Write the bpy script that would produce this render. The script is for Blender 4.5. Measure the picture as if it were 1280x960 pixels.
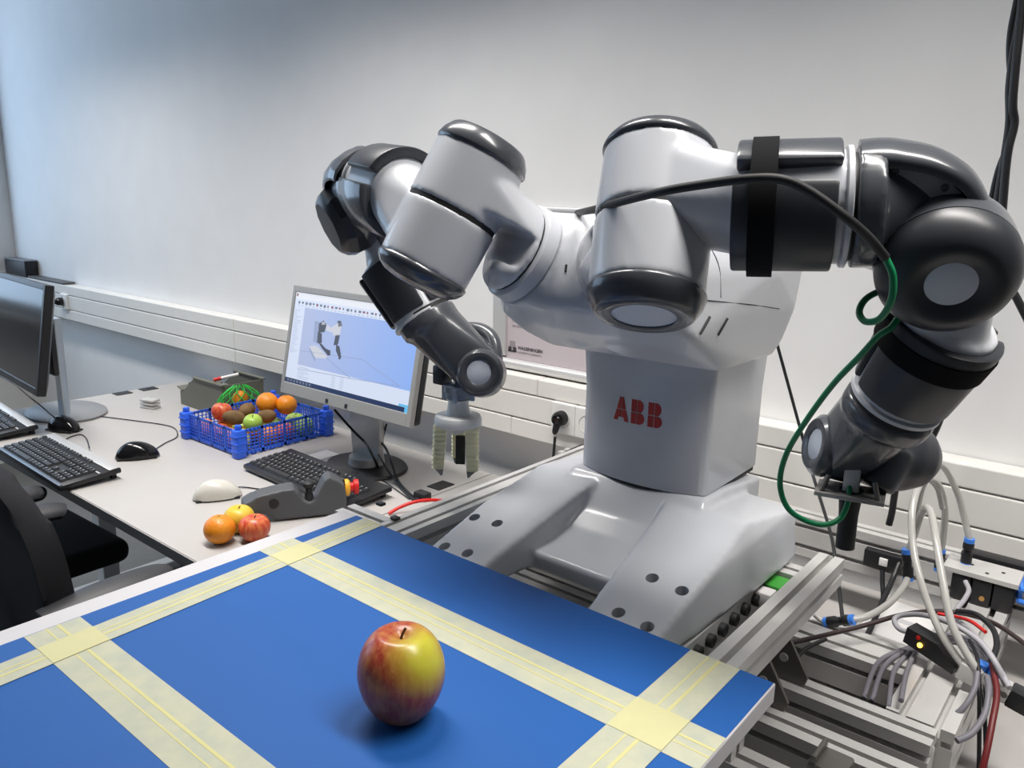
import bpy, bmesh, math, random
from mathutils import Vector, Matrix, Euler
random.seed(7)
PI = math.pi
for o in list(bpy.data.objects): bpy.data.objects.remove(o)
S = bpy.context.scene
COL = S.collection

# ------------------------------------------------------------------ camera
CZ = 1.485
YAW, PIT, ROL, FPX = -0.682094, 0.228423, -0.0238568, 998.987
_f = Vector((math.sin(YAW)*math.cos(PIT), math.cos(YAW)*math.cos(PIT), -math.sin(PIT)))
_r = Vector((math.cos(YAW), -math.sin(YAW), 0)); _d = _f.cross(_r)
CR = math.cos(ROL)*_r + math.sin(ROL)*_d
CD = -math.sin(ROL)*_r + math.cos(ROL)*_d
cam = bpy.data.cameras.new('camera'); cam.sensor_width = 36; cam.lens = FPX/1280*36
cam.clip_start = 0.02; cam.clip_end = 100
camo = bpy.data.objects.new('camera', cam); COL.objects.link(camo)
m3 = Matrix((CR, -CD, -_f)).transposed()
camo.matrix_world = Matrix.Translation((0, 0, CZ)) @ m3.to_4x4()
S.camera = camo

def at(px, py, x=None, y=None, z=None):
    """point of the place that is seen at a photo pixel, at a known x, y or z"""
    v = _f*FPX + CR*(px-640) + CD*(py-480)
    t = x/v.x if x is not None else (y/v.y if y is not None else (z-CZ)/v.z)
    return Vector((0, 0, CZ)) + v*t

# ------------------------------------------------------------------ world, light, exposure
w = bpy.data.worlds.new('sky'); S.world = w; w.use_nodes = True
bg = w.node_tree.nodes['Background']; bg.inputs[0].default_value = (0.55, 0.75, 1.0, 1); bg.inputs[1].default_value = 2.7
S.view_settings.view_transform = 'Standard'; S.view_settings.look = 'None'
S.view_settings.gamma = 1; S.view_settings.use_curve_mapping = False
S.view_settings.exposure = 0.0
LUM = [(-3.25, 0.88), (-1.5, 0.88), (0.25, 0.88), (-3.25, -1.45), (-1.5, -1.45), (0.25, -1.45)]
LUMZ = 2.62
for i, (lx, ly) in enumerate(LUM):
    a = bpy.data.lights.new('luminaire_light', 'AREA'); a.shape = 'RECTANGLE'; a.size = 1.4; a.size_y = 0.22
    a.energy = (13.5 if lx < -3 else 19.5) if ly > 0 else 2.4
    a.color = (1.0, 0.965, 0.92); a.spread = math.radians(106)
    ao = bpy.data.objects.new('luminaire_light', a); COL.objects.link(ao); ao.location = (lx, ly, LUMZ-0.012)

# ------------------------------------------------------------------ materials
MATS = {}
def mat(name, col, rough=0.5, metal=0.0, bump=0.0, bscale=300, var=0.0, vscale=8, spec=0.5, coat=0.0, emit=None, es=1.0, trans=0.0, alpha=1.0, ior=1.45):
    if name in MATS: return MATS[name]
    m = bpy.data.materials.new(name); m.use_nodes = True; nt = m.node_tree; b = nt.nodes['Principled BSDF']
    c = (col[0], col[1], col[2], 1)
    b.inputs['Base Color'].default_value = c; b.inputs['Roughness'].default_value = rough; b.inputs['Metallic'].default_value = metal
    b.inputs['Specular IOR Level'].default_value = spec; b.inputs['Coat Weight'].default_value = coat; b.inputs['IOR'].default_value = ior
    b.inputs['Transmission Weight'].default_value = trans; b.inputs['Alpha'].default_value = alpha
    if emit: b.inputs['Emission Color'].default_value = (*emit, 1); b.inputs['Emission Strength'].default_value = es
    tc = nt.nodes.new('ShaderNodeTexCoord')
    nz = nt.nodes.new('ShaderNodeTexNoise'); nz.inputs['Scale'].default_value = vscale; nz.inputs['Detail'].default_value = 4
    nt.links.new(tc.outputs['Object'], nz.inputs['Vector'])
    mx = nt.nodes.new('ShaderNodeMix'); mx.data_type = 'RGBA'
    v = var if var else 0.04
    mx.inputs[6].default_value = (*[max(0, k*(1-v)) for k in col], 1); mx.inputs[7].default_value = (*[min(1, k*(1+v)) for k in col], 1)
    nt.links.new(nz.outputs[0], mx.inputs[0]); nt.links.new(mx.outputs[2], b.inputs['Base Color'])
    if bump:
        n2 = nt.nodes.new('ShaderNodeTexNoise'); n2.inputs['Scale'].default_value = bscale; n2.inputs['Detail'].default_value = 3
        nt.links.new(tc.outputs['Object'], n2.inputs['Vector'])
        bp = nt.nodes.new('ShaderNodeBump'); bp.inputs['Strength'].default_value = bump; bp.inputs['Distance'].default_value = 0.002
        nt.links.new(n2.outputs[0], bp.inputs['Height']); nt.links.new(bp.outputs[0], b.inputs['Normal'])
    MATS[name] = m; return m

WALL = mat('wall_paint', (.84, .83, .82), .85, bump=.08, bscale=180)
CEIL = mat('ceiling_paint', (.5, .5, .5), .9)
FLOOR = mat('floor_vinyl', (.17, .17, .165), .5, var=.15, vscale=30)
TRUNK = mat('trunking_plastic', (.80, .78, .74), .45)
GROOVE = mat('groove_dark', (.10, .10, .10), .7)
DESK = mat('desk_laminate', (.435, .415, .40), .42, bump=.03, bscale=400)
DESKE = mat('desk_edge', (.30, .29, .28), .5)
STEELW = mat('leg_steel', (.62, .62, .61), .4)
RWHITE = mat('robot_white', (.54, .555, .59), .30, coat=.25)
RGREY = mat('robot_dark_grey', (.062, .066, .076), .27, coat=.35)
RGREY2 = mat('robot_graphite', (.030, .032, .038), .38)
RPLATE = mat('robot_plate', (.34, .35, .37), .42)
RDISC = mat('robot_disc', (.60, .63, .70), .45)
RBLACK = mat('seam_black', (.012, .012, .013), .6)
LOGO = mat('logo_red', (.42, .028, .02), .45)
BLACKP = mat('black_plastic', (.014, .014, .016), .38, bump=.05, bscale=600)
BLACKM = mat('black_rubber', (.016, .016, .017), .6)
BLACKG = mat('black_gloss', (.008, .008, .009), .12)
ALU = mat('aluminium', (.60, .59, .575), .38, metal=.30, var=.06, vscale=40)
SLOT = mat('slot_shadow', (.20, .20, .20), .55, metal=.5)
STEEL = mat('bracket_steel', (.15, .142, .13), .4, metal=.4)
BLUE = mat('blue_sheet', (.007, .082, .31), .55, spec=.35, bump=.03, bscale=90, var=.05)
BOARD = mat('board_core', (.50, .49, .51), .6)
TAPEM = None
SILVER = mat('silver_plastic', (.50, .50, .50), .35, metal=.3)
BEZEL = mat('bezel_silver', (.30, .297, .29), .42, metal=.15)
CRATE = mat('crate_blue', (.035, .14, .80), .4)
CREAM = mat('mouse_cream', (.56, .54, .49), .3)
FINGER = mat('gripper_silicone', (.95, .90, .60), .5)
STRAP = mat('strap_black', (.008, .008, .009), .85, spec=.12)
GWHITE = mat('gripper_white', (.74, .75, .74), .45)
GTIP = mat('gripper_tip', (.22, .22, .21), .6)
FLNG = mat('flange_blue_grey', (.26, .30, .36), .3, metal=.4)
TUBEG = mat('tube_green', (.01, .22, .085), .35)
TUBEC = mat('tube_clear', (.62, .61, .58), .15, trans=.35)
CABG = mat('cable_grey', (.17, .165, .19), .5)
CABLG = mat('cable_light', (.38, .37, .40), .5)
RED = mat('red_plastic', (.60, .015, .012), .4)
DRED = mat('dark_red_cable', (.13, .012, .014), .45)
YEL = mat('yellow_plastic', (.85, .42, .03), .4)
FITB = mat('fitting_blue', (.05, .22, .75), .35)
BIN = mat('bin_olive', (.14, .14, .115), .5)
GREENB = mat('green_plastic', (.06, .35, .05), .4)
OFFW = mat('box_white', (.80, .78, .77), .45)
FAB = mat('chair_fabric', (.010, .010, .013), .9, bump=.4, bscale=900)
ARM = mat('chair_arm', (.034, .034, .038), .5, bump=.1, bscale=500)
SOCK = mat('socket_white', (.82, .81, .79), .35)

# ------------------------------------------------------------------ mesh helpers
def newbm(): return bmesh.new()
def tag(o, label=None, cat=None, group=None, kind=None):
    if label: o['label'] = label
    if cat: o['category'] = cat
    if group: o['group'] = group
    if kind: o['kind'] = kind
    return o
def link(name, me, mats, parent=None, loc=None, smooth=True, angle=38):
    if not isinstance(mats, (list, tuple)): mats = [mats]
    me.name = name
    if len(me.materials) == 0:
        for m in mats: me.materials.append(m)
    if smooth:
        me.polygons.foreach_set('use_smooth', [True]*len(me.polygons))
        try: me.set_sharp_from_angle(angle=math.radians(angle))
        except Exception: pass
    o = bpy.data.objects.new(name, me); COL.objects.link(o)
    if parent: o.parent = parent
    if loc is not None: o.location = loc
    elif parent and parent.get('_w'): o.location = -parent.location
    return o
def obj(name, bm, mats, parent=None, loc=None, smooth=True, angle=38):
    bmesh.ops.recalc_face_normals(bm, faces=bm.faces)
    me = bpy.data.meshes.new(name); bm.to_mesh(me); bm.free()
    return link(name, me, mats, parent, loc, smooth, angle)
def thing(name, label, cat, loc=(0, 0, 0), rotz=0, group=None, world=False):
    o = bpy.data.objects.new(name, None); COL.objects.link(o); o.location = loc; o.rotation_euler = (0, 0, rotz)
    o.empty_display_size = .02
    tag(o, label, cat, group)
    if world: o['_w'] = 1
    return o
def box(bm, c, s, M=None, bev=0, seg=2, mi=0):
    r = bmesh.ops.create_cube(bm, size=1)
    vs = r['verts']
    for v in vs: v.co = Vector((v.co.x*s[0]+c[0], v.co.y*s[1]+c[1], v.co.z*s[2]+c[2]))
    fs = list({f for v in vs for f in v.link_faces})
    for f in fs: f.material_index = mi
    if bev:
        es = list({e for v in vs for e in v.link_edges})
        rb = bmesh.ops.bevel(bm, geom=es, offset=bev, segments=seg, affect='EDGES', profile=.5)
        vs = list({v for f in rb['faces'] for v in f.verts} | {v for v in vs if v.is_valid})
        for f in rb['faces']: f.material_index = mi
    if M is not None:
        for v in vs: v.co = M @ v.co
    return vs
def boxb(x0, x1, y0, y1, z0, z1, bev=0, bm=None, M=None, seg=2, mi=0):
    bm = bm or newbm()
    box(bm, ((x0+x1)/2, (y0+y1)/2, (z0+z1)/2), (x1-x0, y1-y0, z1-z0), M, bev, seg, mi); return bm
def basis(z, up=None):
    z = Vector(z).normalized(); a = Vector(up) if up else (Vector((0, 0, 1)) if abs(z.z) < .9 else Vector((1, 0, 0)))
    x = a.cross(z).normalized(); y = z.cross(x)
    return Matrix((x, y, z)).transposed()
def axm(o, z, up=None):
    return Matrix.Translation(Vector(o)) @ basis(z, up).to_4x4()
def lathe(bm, prof, n=40, M=None, cap=True, mi=0):
    rings = []
    for (r, h) in prof:
        rings.append([bm.verts.new((r*math.cos(2*PI*k/n), r*math.sin(2*PI*k/n), h)) for k in range(n)] if r > 1e-6 else [bm.verts.new((0, 0, h))])
    fs = []
    for a, b in zip(rings, rings[1:]):
        for k in range(n):
            q = [a[k % len(a)], a[(k+1) % len(a)], b[(k+1) % len(b)], b[k % len(b)]]
            q2 = []
            for v in q:
                if v not in q2: q2.append(v)
            if len(q2) > 2:
                try: fs.append(bm.faces.new(q2))
                except ValueError: pass
    if cap:
        for rg in (rings[0], rings[-1]):
            if len(rg) > 2: fs.append(bm.faces.new(rg))
    for f in fs: f.material_index = mi
    if M is not None:
        for rg in rings:
            for v in rg: v.co = M @ v.co
    return bm
def cyl(bm, p0, p1, r0, r1=None, n=32, mi=0):
    p0 = Vector(p0); p1 = Vector(p1); r1 = r0 if r1 is None else r1
    return lathe(bm, [(r0, 0), (r1, (p1-p0).length)], n, axm(p0, p1-p0), mi=mi)
def ball(bm, c, r, sc=(1, 1, 1), n=24, M=None):
    pr = [(r*math.sin(PI*k/(n//2)), -r*math.cos(PI*k/(n//2))) for k in range(n//2+1)]
    pr[0] = (0, -r); pr[-1] = (0, r)
    T = Matrix.Translation(Vector(c)) @ Matrix.Diagonal((*sc, 1))
    return lathe(bm, pr, n, (M @ T) if M else T, cap=False)
def hull(bm, pts):
    vs = [bm.verts.new(p) for p in pts]
    r = bmesh.ops.convex_hull(bm, input=vs)
    junk = [g for g in r['geom_interior'] if isinstance(g, bmesh.types.BMVert)]
    if junk: bmesh.ops.delete(bm, geom=junk, context='VERTS')
    return bm
def circ(c, z, r, n=24, up=None, a0=0, a1=360):
    M = axm(c, z, up); full = (a1-a0) >= 360
    return [M @ Vector((r*math.cos(math.radians(a0+(a1-a0)*k/(n if full else n-1))), r*math.sin(math.radians(a0+(a1-a0)*k/(n if full else n-1))), 0)) for k in range(n)]
def cat(pts, sub=8):
    P = [Vector(p) for p in pts]
    if len(P) < 3: return P
    P = [P[0]*2-P[1]] + P + [P[-1]*2-P[-2]]; out = []
    for i in range(1, len(P)-2):
        a, b, c, d = P[i-1:i+3]
        for k in range(sub):
            t = k/sub
            out.append(.5*((2*b)+(c-a)*t+(2*a-5*b+4*c-d)*t*t+(3*b-a-3*c+d)*t**3))
    out.append(P[-2]); return out
def tube(bm, pts, r, n=10, sub=8, mi=0, rf=None):
    P = cat(pts, sub); rings = []; N = len(P); up = None
    for i, p in enumerate(P):
        t = (P[min(i+1, N-1)]-P[max(i-1, 0)]).normalized()
        if up is None: up = t.orthogonal().normalized()
        up = (up - t*up.dot(t)).normalized(); s = t.cross(up)
        rr = rf(i/(N-1)) if rf else r
        rings.append([bm.verts.new(p+rr*(math.cos(2*PI*k/n)*up+math.sin(2*PI*k/n)*s)) for k in range(n)])
    for a, b in zip(rings, rings[1:]):
        for k in range(n):
            f = bm.faces.new((a[k], a[(k+1) % n], b[(k+1) % n], b[k])); f.material_index = mi
    bm.faces.new(rings[0]).material_index = mi; bm.faces.new(rings[-1]).material_index = mi
    return bm
def prism(bm, poly, h, M=None, bev=0, mi=0):
    """poly in local xy extruded 0..h along local z"""
    a = [bm.verts.new((x, y, 0)) for x, y in poly]; b = [bm.verts.new((x, y, h)) for x, y in poly]; n = len(poly)
    fs = [bm.faces.new(a), bm.faces.new(b)] + [bm.faces.new((a[k], a[(k+1) % n], b[(k+1) % n], b[k])) for k in range(n)]
    for f in fs: f.material_index = mi
    vs = a+b
    if bev:
        es = [e for f in fs[:2] for e in f.edges]
        rb = bmesh.ops.bevel(bm, geom=list(set(es)), offset=bev, segments=2, affect='EDGES', profile=.5)
        vs = list({v for f in rb['faces'] for v in f.verts} | {v for v in vs if v.is_valid})
        for f in rb['faces']: f.material_index = mi
    if M is not None:
        for v in vs: v.co = M @ v.co
    return bm
def remesh(bm, vox, it=6, cut=None):
    """fuse overlapping solids into one smooth casting; cut = bmesh of drill holes"""
    bmesh.ops.recalc_face_normals(bm, faces=bm.faces)
    me = bpy.data.meshes.new('tmp'); bm.to_mesh(me); bm.free()
    o = bpy.data.objects.new('tmp', me); COL.objects.link(o)
    m = o.modifiers.new('r', 'REMESH'); m.mode = 'VOXEL'; m.voxel_size = vox
    if it: s = o.modifiers.new('s', 'SMOOTH'); s.factor = .5; s.iterations = it
    c = None
    if cut:
        bmesh.ops.recalc_face_normals(cut, faces=cut.faces)
        cm = bpy.data.meshes.new('cut'); cut.to_mesh(cm); cut.free()
        c = bpy.data.objects.new('cut', cm); COL.objects.link(c)
        bo = o.modifiers.new('b', 'BOOLEAN'); bo.operation = 'DIFFERENCE'; bo.object = c; bo.solver = 'EXACT'
    dg = bpy.context.evaluated_depsgraph_get(); dg.update()
    out = bpy.data.meshes.new_from_object(o.evaluated_get(dg))
    bpy.data.objects.remove(o)
    if c: bpy.data.objects.remove(c)
    return out
def textmesh(name, s, size, M, m, parent, depth=.0003, align='LEFT', bold=False):
    cu = bpy.data.curves.new('t', 'FONT'); cu.body = s; cu.size = size; cu.extrude = depth; cu.align_x = align
    if bold: cu.offset = size*.02
    o = bpy.data.objects.new('t', cu); COL.objects.link(o)
    dg = bpy.context.evaluated_depsgraph_get(); dg.update()
    me = bpy.data.meshes.new_from_object(o.evaluated_get(dg)); bpy.data.objects.remove(o)
    me.transform(M); me.materials.clear()
    return link(name, me, m, parent, smooth=False)

# ------------------------------------------------------------------ room shell
WY = 1.66; WX = -4.79; RX = 2.3; BY = -2.9; RH = 3.0
def struct(name, bm, m, parent=None):
    o = obj(name, bm, m, parent, smooth=False)
    if not parent: o['kind'] = 'structure'
    return o
struct('floor', boxb(WX-.2, RX+.2, BY-.2, WY+.2, -.1, 0), FLOOR)
struct('ceiling', boxb(WX-.2, RX+.2, BY-.2, WY+.2, RH, RH+.1), CEIL)
struct('wall_back', boxb(WX-.2, RX+.2, WY, WY+.15, 0, RH), WALL)
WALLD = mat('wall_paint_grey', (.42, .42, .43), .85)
struct('wall_right', boxb(RX, RX+.15, BY, WY, 0, RH), WALLD)
struct('wall_front', boxb(WX, RX, BY-.15, BY, 0, RH), WALLD)
# left wall with a window opening that lets the daylight in
bm = newbm()
WIN = (-1.6, 1.56, 1.0, 2.75)
boxb(WX-.15, WX, BY, WIN[0], 0, RH, bm=bm); boxb(WX-.15, WX, WIN[1], WY, 0, RH, bm=bm)
boxb(WX-.15, WX, WIN[0], WIN[1], 0, WIN[2], bm=bm); boxb(WX-.15, WX, WIN[0], WIN[1], WIN[3], RH, bm=bm)
struct('wall_left', bm, WALL)
win = bpy.data.objects.new('window_1', None); COL.objects.link(win); win['kind'] = 'structure'
def wpart(name, *a, m=STEELW): return obj(name, boxb(*a, bev=.004), m, win, smooth=False)
for y0, y1 in ((WIN[0], WIN[0]+.06), (-.12, -.06), (WIN[1]-.06, WIN[1])): wpart('window_frame', WX-.11, WX-.05, y0, y1, WIN[2], WIN[3])
for z0, z1 in ((WIN[2], WIN[2]+.06), (WIN[3]-.06, WIN[3])): wpart('window_frame', WX-.11, WX-.05, WIN[0]+.06, WIN[1]-.06, z0, z1)
wpart('window_sill', WX-.15, WX+.12, WIN[0]-.02, WIN[1]+.02, WIN[2]-.035, WIN[2])

# luminaires (outside the frame, they light the room)
for i, (lx, ly) in enumerate(LUM):
    t = thing('ceiling_luminaire', ['flat white ceiling luminaire near the window', 'flat white ceiling luminaire over the desk', 'flat white ceiling luminaire over the robot',
              'flat white ceiling luminaire in the rear row near the window', 'flat white ceiling luminaire in the middle of the rear row', 'flat white ceiling luminaire in the rear row on the right'][i], 'luminaire', (lx, ly, LUMZ), group='ceiling luminaires')
    obj('housing', boxb(-.74, .74, -.15, .15, 0, .05, .008), SOCK, t)
    for sx in (-.5, .5):
        b = newbm(); cyl(b, (sx, 0, .05), (sx, 0, RH-LUMZ), .003, n=8); obj('suspension_wire', b, STEELW, t)

# wall trunking: three cover strips, divided into lengths
tr = bpy.data.objects.new('trim_1', None); COL.objects.link(tr); tr['kind'] = 'structure'
TY = 1.60
TZ = [.866, .917, .986, 1.033]
obj('backing', boxb(WX+.002, RX-.002, TY+.008, WY-.001, TZ[0]+.004, TZ[3]-.004), GROOVE, tr, smooth=False)
joints = [[WX+.002, -2.62, -1.30, .1, RX-.002], [WX+.002, -2.62, -1.163, -1.012, RX-.002], [WX+.002, -2.62, -1.215, .1, RX-.002]]
for k in range(3):
    js = joints[k]
    for a, b in zip(js, js[1:]):
        if k == 1 and abs(a+1.163) < .01: continue
        obj(['lower_cover', 'middle_cover', 'upper_cover'][k], boxb(a+.0006, b-.0006, TY, WY-.002, TZ[k]+.0012, TZ[k+1]-.0012, .003), TRUNK, tr, smooth=False)

# ------------------------------------------------------------------ desks
def desk(x0, x1, label):
    y0, y1 = .775, 1.60; t = thing('desk', label, 'desk', ((x0+x1)/2, (y0+y1)/2, 0), group='white office desks', world=True)
    obj('desk_top', boxb(x0, x1, y0, y1, .715, .74, .002), [DESK], t, smooth=False)
    obj('front_edge_strip', boxb(x0, x1, y0-.003, y0-.0003, .714, .7385), DESKE, t, smooth=False)
    for x in (x0+.05, x1-.05):
        obj('leg', boxb(x-.03, x+.03, 1.18, 1.24, .035, .714, .004), STEELW, t, smooth=False)
        obj('foot', boxb(x-.03, x+.03, .82, 1.55, 0.0, .035, .006), STEELW, t, smooth=False)
    obj('cross_beam', boxb(x0+.08, x1-.08, 1.19, 1.23, .60, .70, .004), STEELW, t, smooth=False)
    return t
dl = desk(-2.985, -1.366, 'white office desk carrying the computers and the fruit crate')
dr = desk(-1.362, .26, 'white office desk under the robot and its aluminium frame')
for (px, py) in ((140, 487), (176, 483), (563, 611)):
    p = at(px, py, z=.7405)
    x = -2.955 if px < 200 else -1.40
    obj('cable_cover', boxb(x-.022, x+.022, p.y-.03, p.y+.03, .7395, .7425, .001), BLACKP, dl, smooth=False)
# ------------------------------------------------------------------ ROBOT
RB = Vector((-.5818, .9013, .9525)); SC = 1.1017
FR = {
 'L': [((-0.5019, 0.8423, 1.4096), ((0.91803, -0.20065, 0.34199), (0.39611, 0.42517, -0.81383), (0.01789, 0.88259, 0.4698))),
       ((-0.4339, 0.7657, 1.462), ((-0.3094, 0.92952, 0.20065), (0.8273, 0.36715, -0.42517), (-0.46888, 0.03445, -0.88259))),
       ((-0.2467, 0.8083, 1.4841), ((0.12987, 0.34514, 0.92952), (-0.41336, -0.83327, 0.36715), (0.90126, -0.43191, 0.03445))),
       ((-0.172, 0.8592, 1.4455), ((0.8352, -0.42816, -0.34514), (0.48262, 0.26972, 0.83327), (-0.26368, -0.86251, 0.43191))),
       ((-0.2124, 0.9297, 1.2773), ((0.50351, -0.75044, -0.42816), (-0.72135, -0.63789, 0.26972), (-0.47552, 0.17304, -0.86251))),
       ((-0.2747, 0.981, 1.1961), ((0.66066, 0.01912, 0.75044), (-0.71639, -0.28265, 0.63789), (0.22431, -0.95903, -0.17304)))],
 'R': [((-0.6616, 0.8423, 1.4096), ((-0.90785, -0.2424, -0.34212), (0.41524, -0.40667, -0.81375), (0.05812, -0.88083, 0.46985))),
       ((-0.7293, 0.7664, 1.4633), ((0.27222, -0.9312, 0.2424), (0.84293, 0.35227, 0.40667), (-0.46408, 0.09362, 0.88083))),
       ((-0.9156, 0.8056, 1.4965), ((-0.06708, 0.35828, -0.9312), (-0.41808, 0.83732, 0.35227), (0.90593, 0.41295, 0.09362))),
       ((-0.9933, 0.8554, 1.4520), ((-0.73413, 0.5768, -0.35828), (0.52593, 0.14929, -0.83732), (-0.42948, -0.80313, -0.41295))),
       ((-0.9215, 0.906, 1.298), ((-0.60808, -0.54548, 0.5768), (-0.57804, 0.80223, 0.14929), (-0.54416, -0.24264, -0.80313))),
       ((-0.8396, 0.9397, 1.2254), ((-0.82264, 0.16037, 0.54548), (-0.56787, -0.18424, -0.80223), (-0.02816, -0.96971, 0.24264)))]}
def jm(arm, k, flip=None):
    o, R = FR[arm][k]
    M = Matrix.Translation(Vector(o)) @ (Matrix(R)*SC).to_4x4()
    M[3][3] = 1.0
    if flip: M = M @ Matrix.Diagonal((*flip, 1))
    return M
robot = thing('two_armed_robot', 'white and grey two-armed robot with ABB lettering on its column', 'robot', RB, world=True)
def part(name, me, m, parent=robot, angle=38): return link(name, me, m, parent, loc=None if parent is robot else (0, 0, 0), angle=angle)
def bpart(name, bm, m, parent=robot, M=None, angle=38):
    bmesh.ops.recalc_face_normals(bm, faces=bm.faces)
    if M is not None:
        bm.transform(M)
        if M.determinant() < 0: bmesh.ops.reverse_faces(bm, faces=bm.faces)
    me = bpy.data.meshes.new(name); bm.to_mesh(me); bm.free()
    return part(name, me, m, parent, angle)
XC = -.582
# --- base casting with its two feet
bm = newbm()
for s in (-1, 1):
    def fp(x, y, z): return (XC+s*x, y, z)
    hull(bm, [fp(.092, .70, .9545), fp(.188, .70, .9545), fp(.188, .70, .967), fp(.092, .70, .967),
              fp(.092, .88, .955), fp(.196, .88, .955), fp(.190, .88, 1.021), fp(.092, .88, 1.024),
              fp(.06, 1.02, .955), fp(.205, 1.02, .955), fp(.182, 1.02, 1.052), fp(.06, 1.02, 1.058),
              fp(.06, 1.165, .955), fp(.208, 1.165, .955), fp(.200, 1.165, 1.034), fp(.06, 1.165, 1.046)])
prof = [(.862, .957, .984), (.90, .957, .990), (.94, .957, 1.002), (.975, .957, 1.022), (1.0, .957, 1.046), (1.022, .957, 1.066), (1.10, .957, 1.064), (1.225, .957, 1.050)]
for (ya, za, zb), (yb, zc, zd) in zip(prof, prof[1:]):
    wa = .118; hull(bm, [(XC+sx*wa, y, z) for sx in (-1, 1) for (y, z) in ((ya, za), (ya, zb), (yb, zc), (yb, zd))])
cut = newbm()
holes = [(815, 726, 1.006), (852, 743, 1.003), (773, 766, .988), (809, 785, .985)]
hw = []
for px, py, z in holes:
    p = at(px, py, z=z+.004); hw.append(p); hw.append(Vector((2*XC-p.x, p.y, p.z)))
for p in hw: cyl(cut, (p.x, p.y, .97), (p.x, p.y, 1.06), .0085, n=20)
base = part('base', remesh(bm, .0042, 5, cut), RWHITE, angle=60)
for p in hw:
    b = newbm(); cyl(b, (p.x, p.y, .9705), (p.x, p.y, .976), .0095, n=16); bpart('mounting_screw', b, RGREY2, base)
# --- column
def colsec(z, g=0.0):
    pts = []; w = .1095+g; yf = 1.036-g; bul = .024
    for k in range(25):
        x = -w+.012+(2*w-.024)*k/24; u = x/w
        pts.append((XC+x, yf-bul*(1-u*u)**.9, z))
    for k in range(1, 7):
        a = -PI/2+PI/2*k/6; pts.append((XC+w-.012+.012*math.cos(a), yf+.008+.012*math.sin(a), z))
    pts.append((XC+w-.004, 1.225, z)); pts.append((XC+.07, 1.245, z)); pts.append((XC-.07, 1.245, z)); pts.append((XC-w+.004, 1.225, z))
    for k in range(0, 6):
        a = PI+PI/2*k/6; pts.append((XC-w+.012+.012*math.cos(a), yf+.008+.012*math.sin(a), z))
    return pts
bm = newbm(); lev = [(1.0655, -.0015), (1.068, 0), (1.20, .0), (1.255, .003), (1.32, .008)]
rr = [[bm.verts.new(q) for q in colsec(z, g)] for z, g in lev]
for a, b in zip(rr, rr[1:]):
    for k in range(len(a)): bm.faces.new((a[k], a[(k+1) % len(a)], b[(k+1) % len(a)], b[k]))
bm.faces.new(rr[0]); bm.faces.new(rr[-1])
column = bpart('column', bm, RWHITE)
bm = newbm(); rr = [[bm.verts.new(q) for q in colsec(z, -.003)] for z in (1.058, 1.067)]
for k in range(len(rr[0])): bm.faces.new((rr[0][k], rr[0][(k+1) % len(rr[0])], rr[1][(k+1) % len(rr[0])], rr[1][k]))
bm.faces.new(rr[0]); bm.faces.new(rr[1]); bpart('column_seam', bm, RBLACK)
# logo letters on the curved front
def front_y(x):
    u = min(1, abs(x-XC)/.1095); return 1.036-.024*(1-u*u)**.9
LX0 = at(767, 522, y=1.014).x; LX1 = at(827, 534, y=1.014).x; LZ0 = at(795, 530, y=1.012).z; LZ1 = at(797, 500, y=1.012).z
LW = LX1-LX0; LH = LZ1-LZ0
def letter(polys):
    bm = newbm()
    for poly in polys:
        a = []; b = []
        for (u, v) in poly:
            x = LX0+LW*u; z = LZ0+LH*v
            a.append(bm.verts.new((x, front_y(x)-.0009, z))); b.append(bm.verts.new((x, front_y(x)+.002, z)))
        n = len(a); bm.faces.new(a); bm.faces.new(b)
        for k in range(n): bm.faces.new((a[k], a[(k+1) % n], b[(k+1) % n], b[k]))
    bpart('logo_letter', bm, LOGO, column)
g = .008; gv = .018
def Bp(u0):
    def arc(cx, cy, rx, ry, a0, a1, n=8): return [(cx+rx*math.cos(math.radians(a0+(a1-a0)*k/n)), cy+ry*math.sin(math.radians(a0+(a1-a0)*k/n))) for k in range(n+1)]
    m = u0+.115
    return [[(u0, 0), (m-g, 0), (m-g, .48-gv), (u0, .48-gv)], [(u0, .48+gv), (m-g, .48+gv), (m-g, 1), (u0, 1)],
            [(m+g, 0), (u0+.17, 0)] + arc(u0+.17, .24, .10, .24, -90, 70) + [(u0+.21, .48-gv), (m+g, .48-gv)],
            [(m+g, .48+gv), (u0+.20, .48+gv)] + arc(u0+.155, .74, .09, .26, -50, 90) + [(m+g, 1)]]
letter([[(0, 0), (.085, 0), (.108, .16), (.165-g, .16), (.165-g, .48-gv), (.062, .48-gv)], [(.068, .48+gv), (.165-g, .48+gv), (.165-g, 1), (.125, 1)],
        [(.165+g, .16), (.222, .16), (.245, 0), (.33, 0), (.268, .48-gv), (.165+g, .48-gv)], [(.165+g, .48+gv), (.262, .48+gv), (.205, 1), (.165+g, 1)]])
letter(Bp(.385)); letter(Bp(.725))
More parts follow.
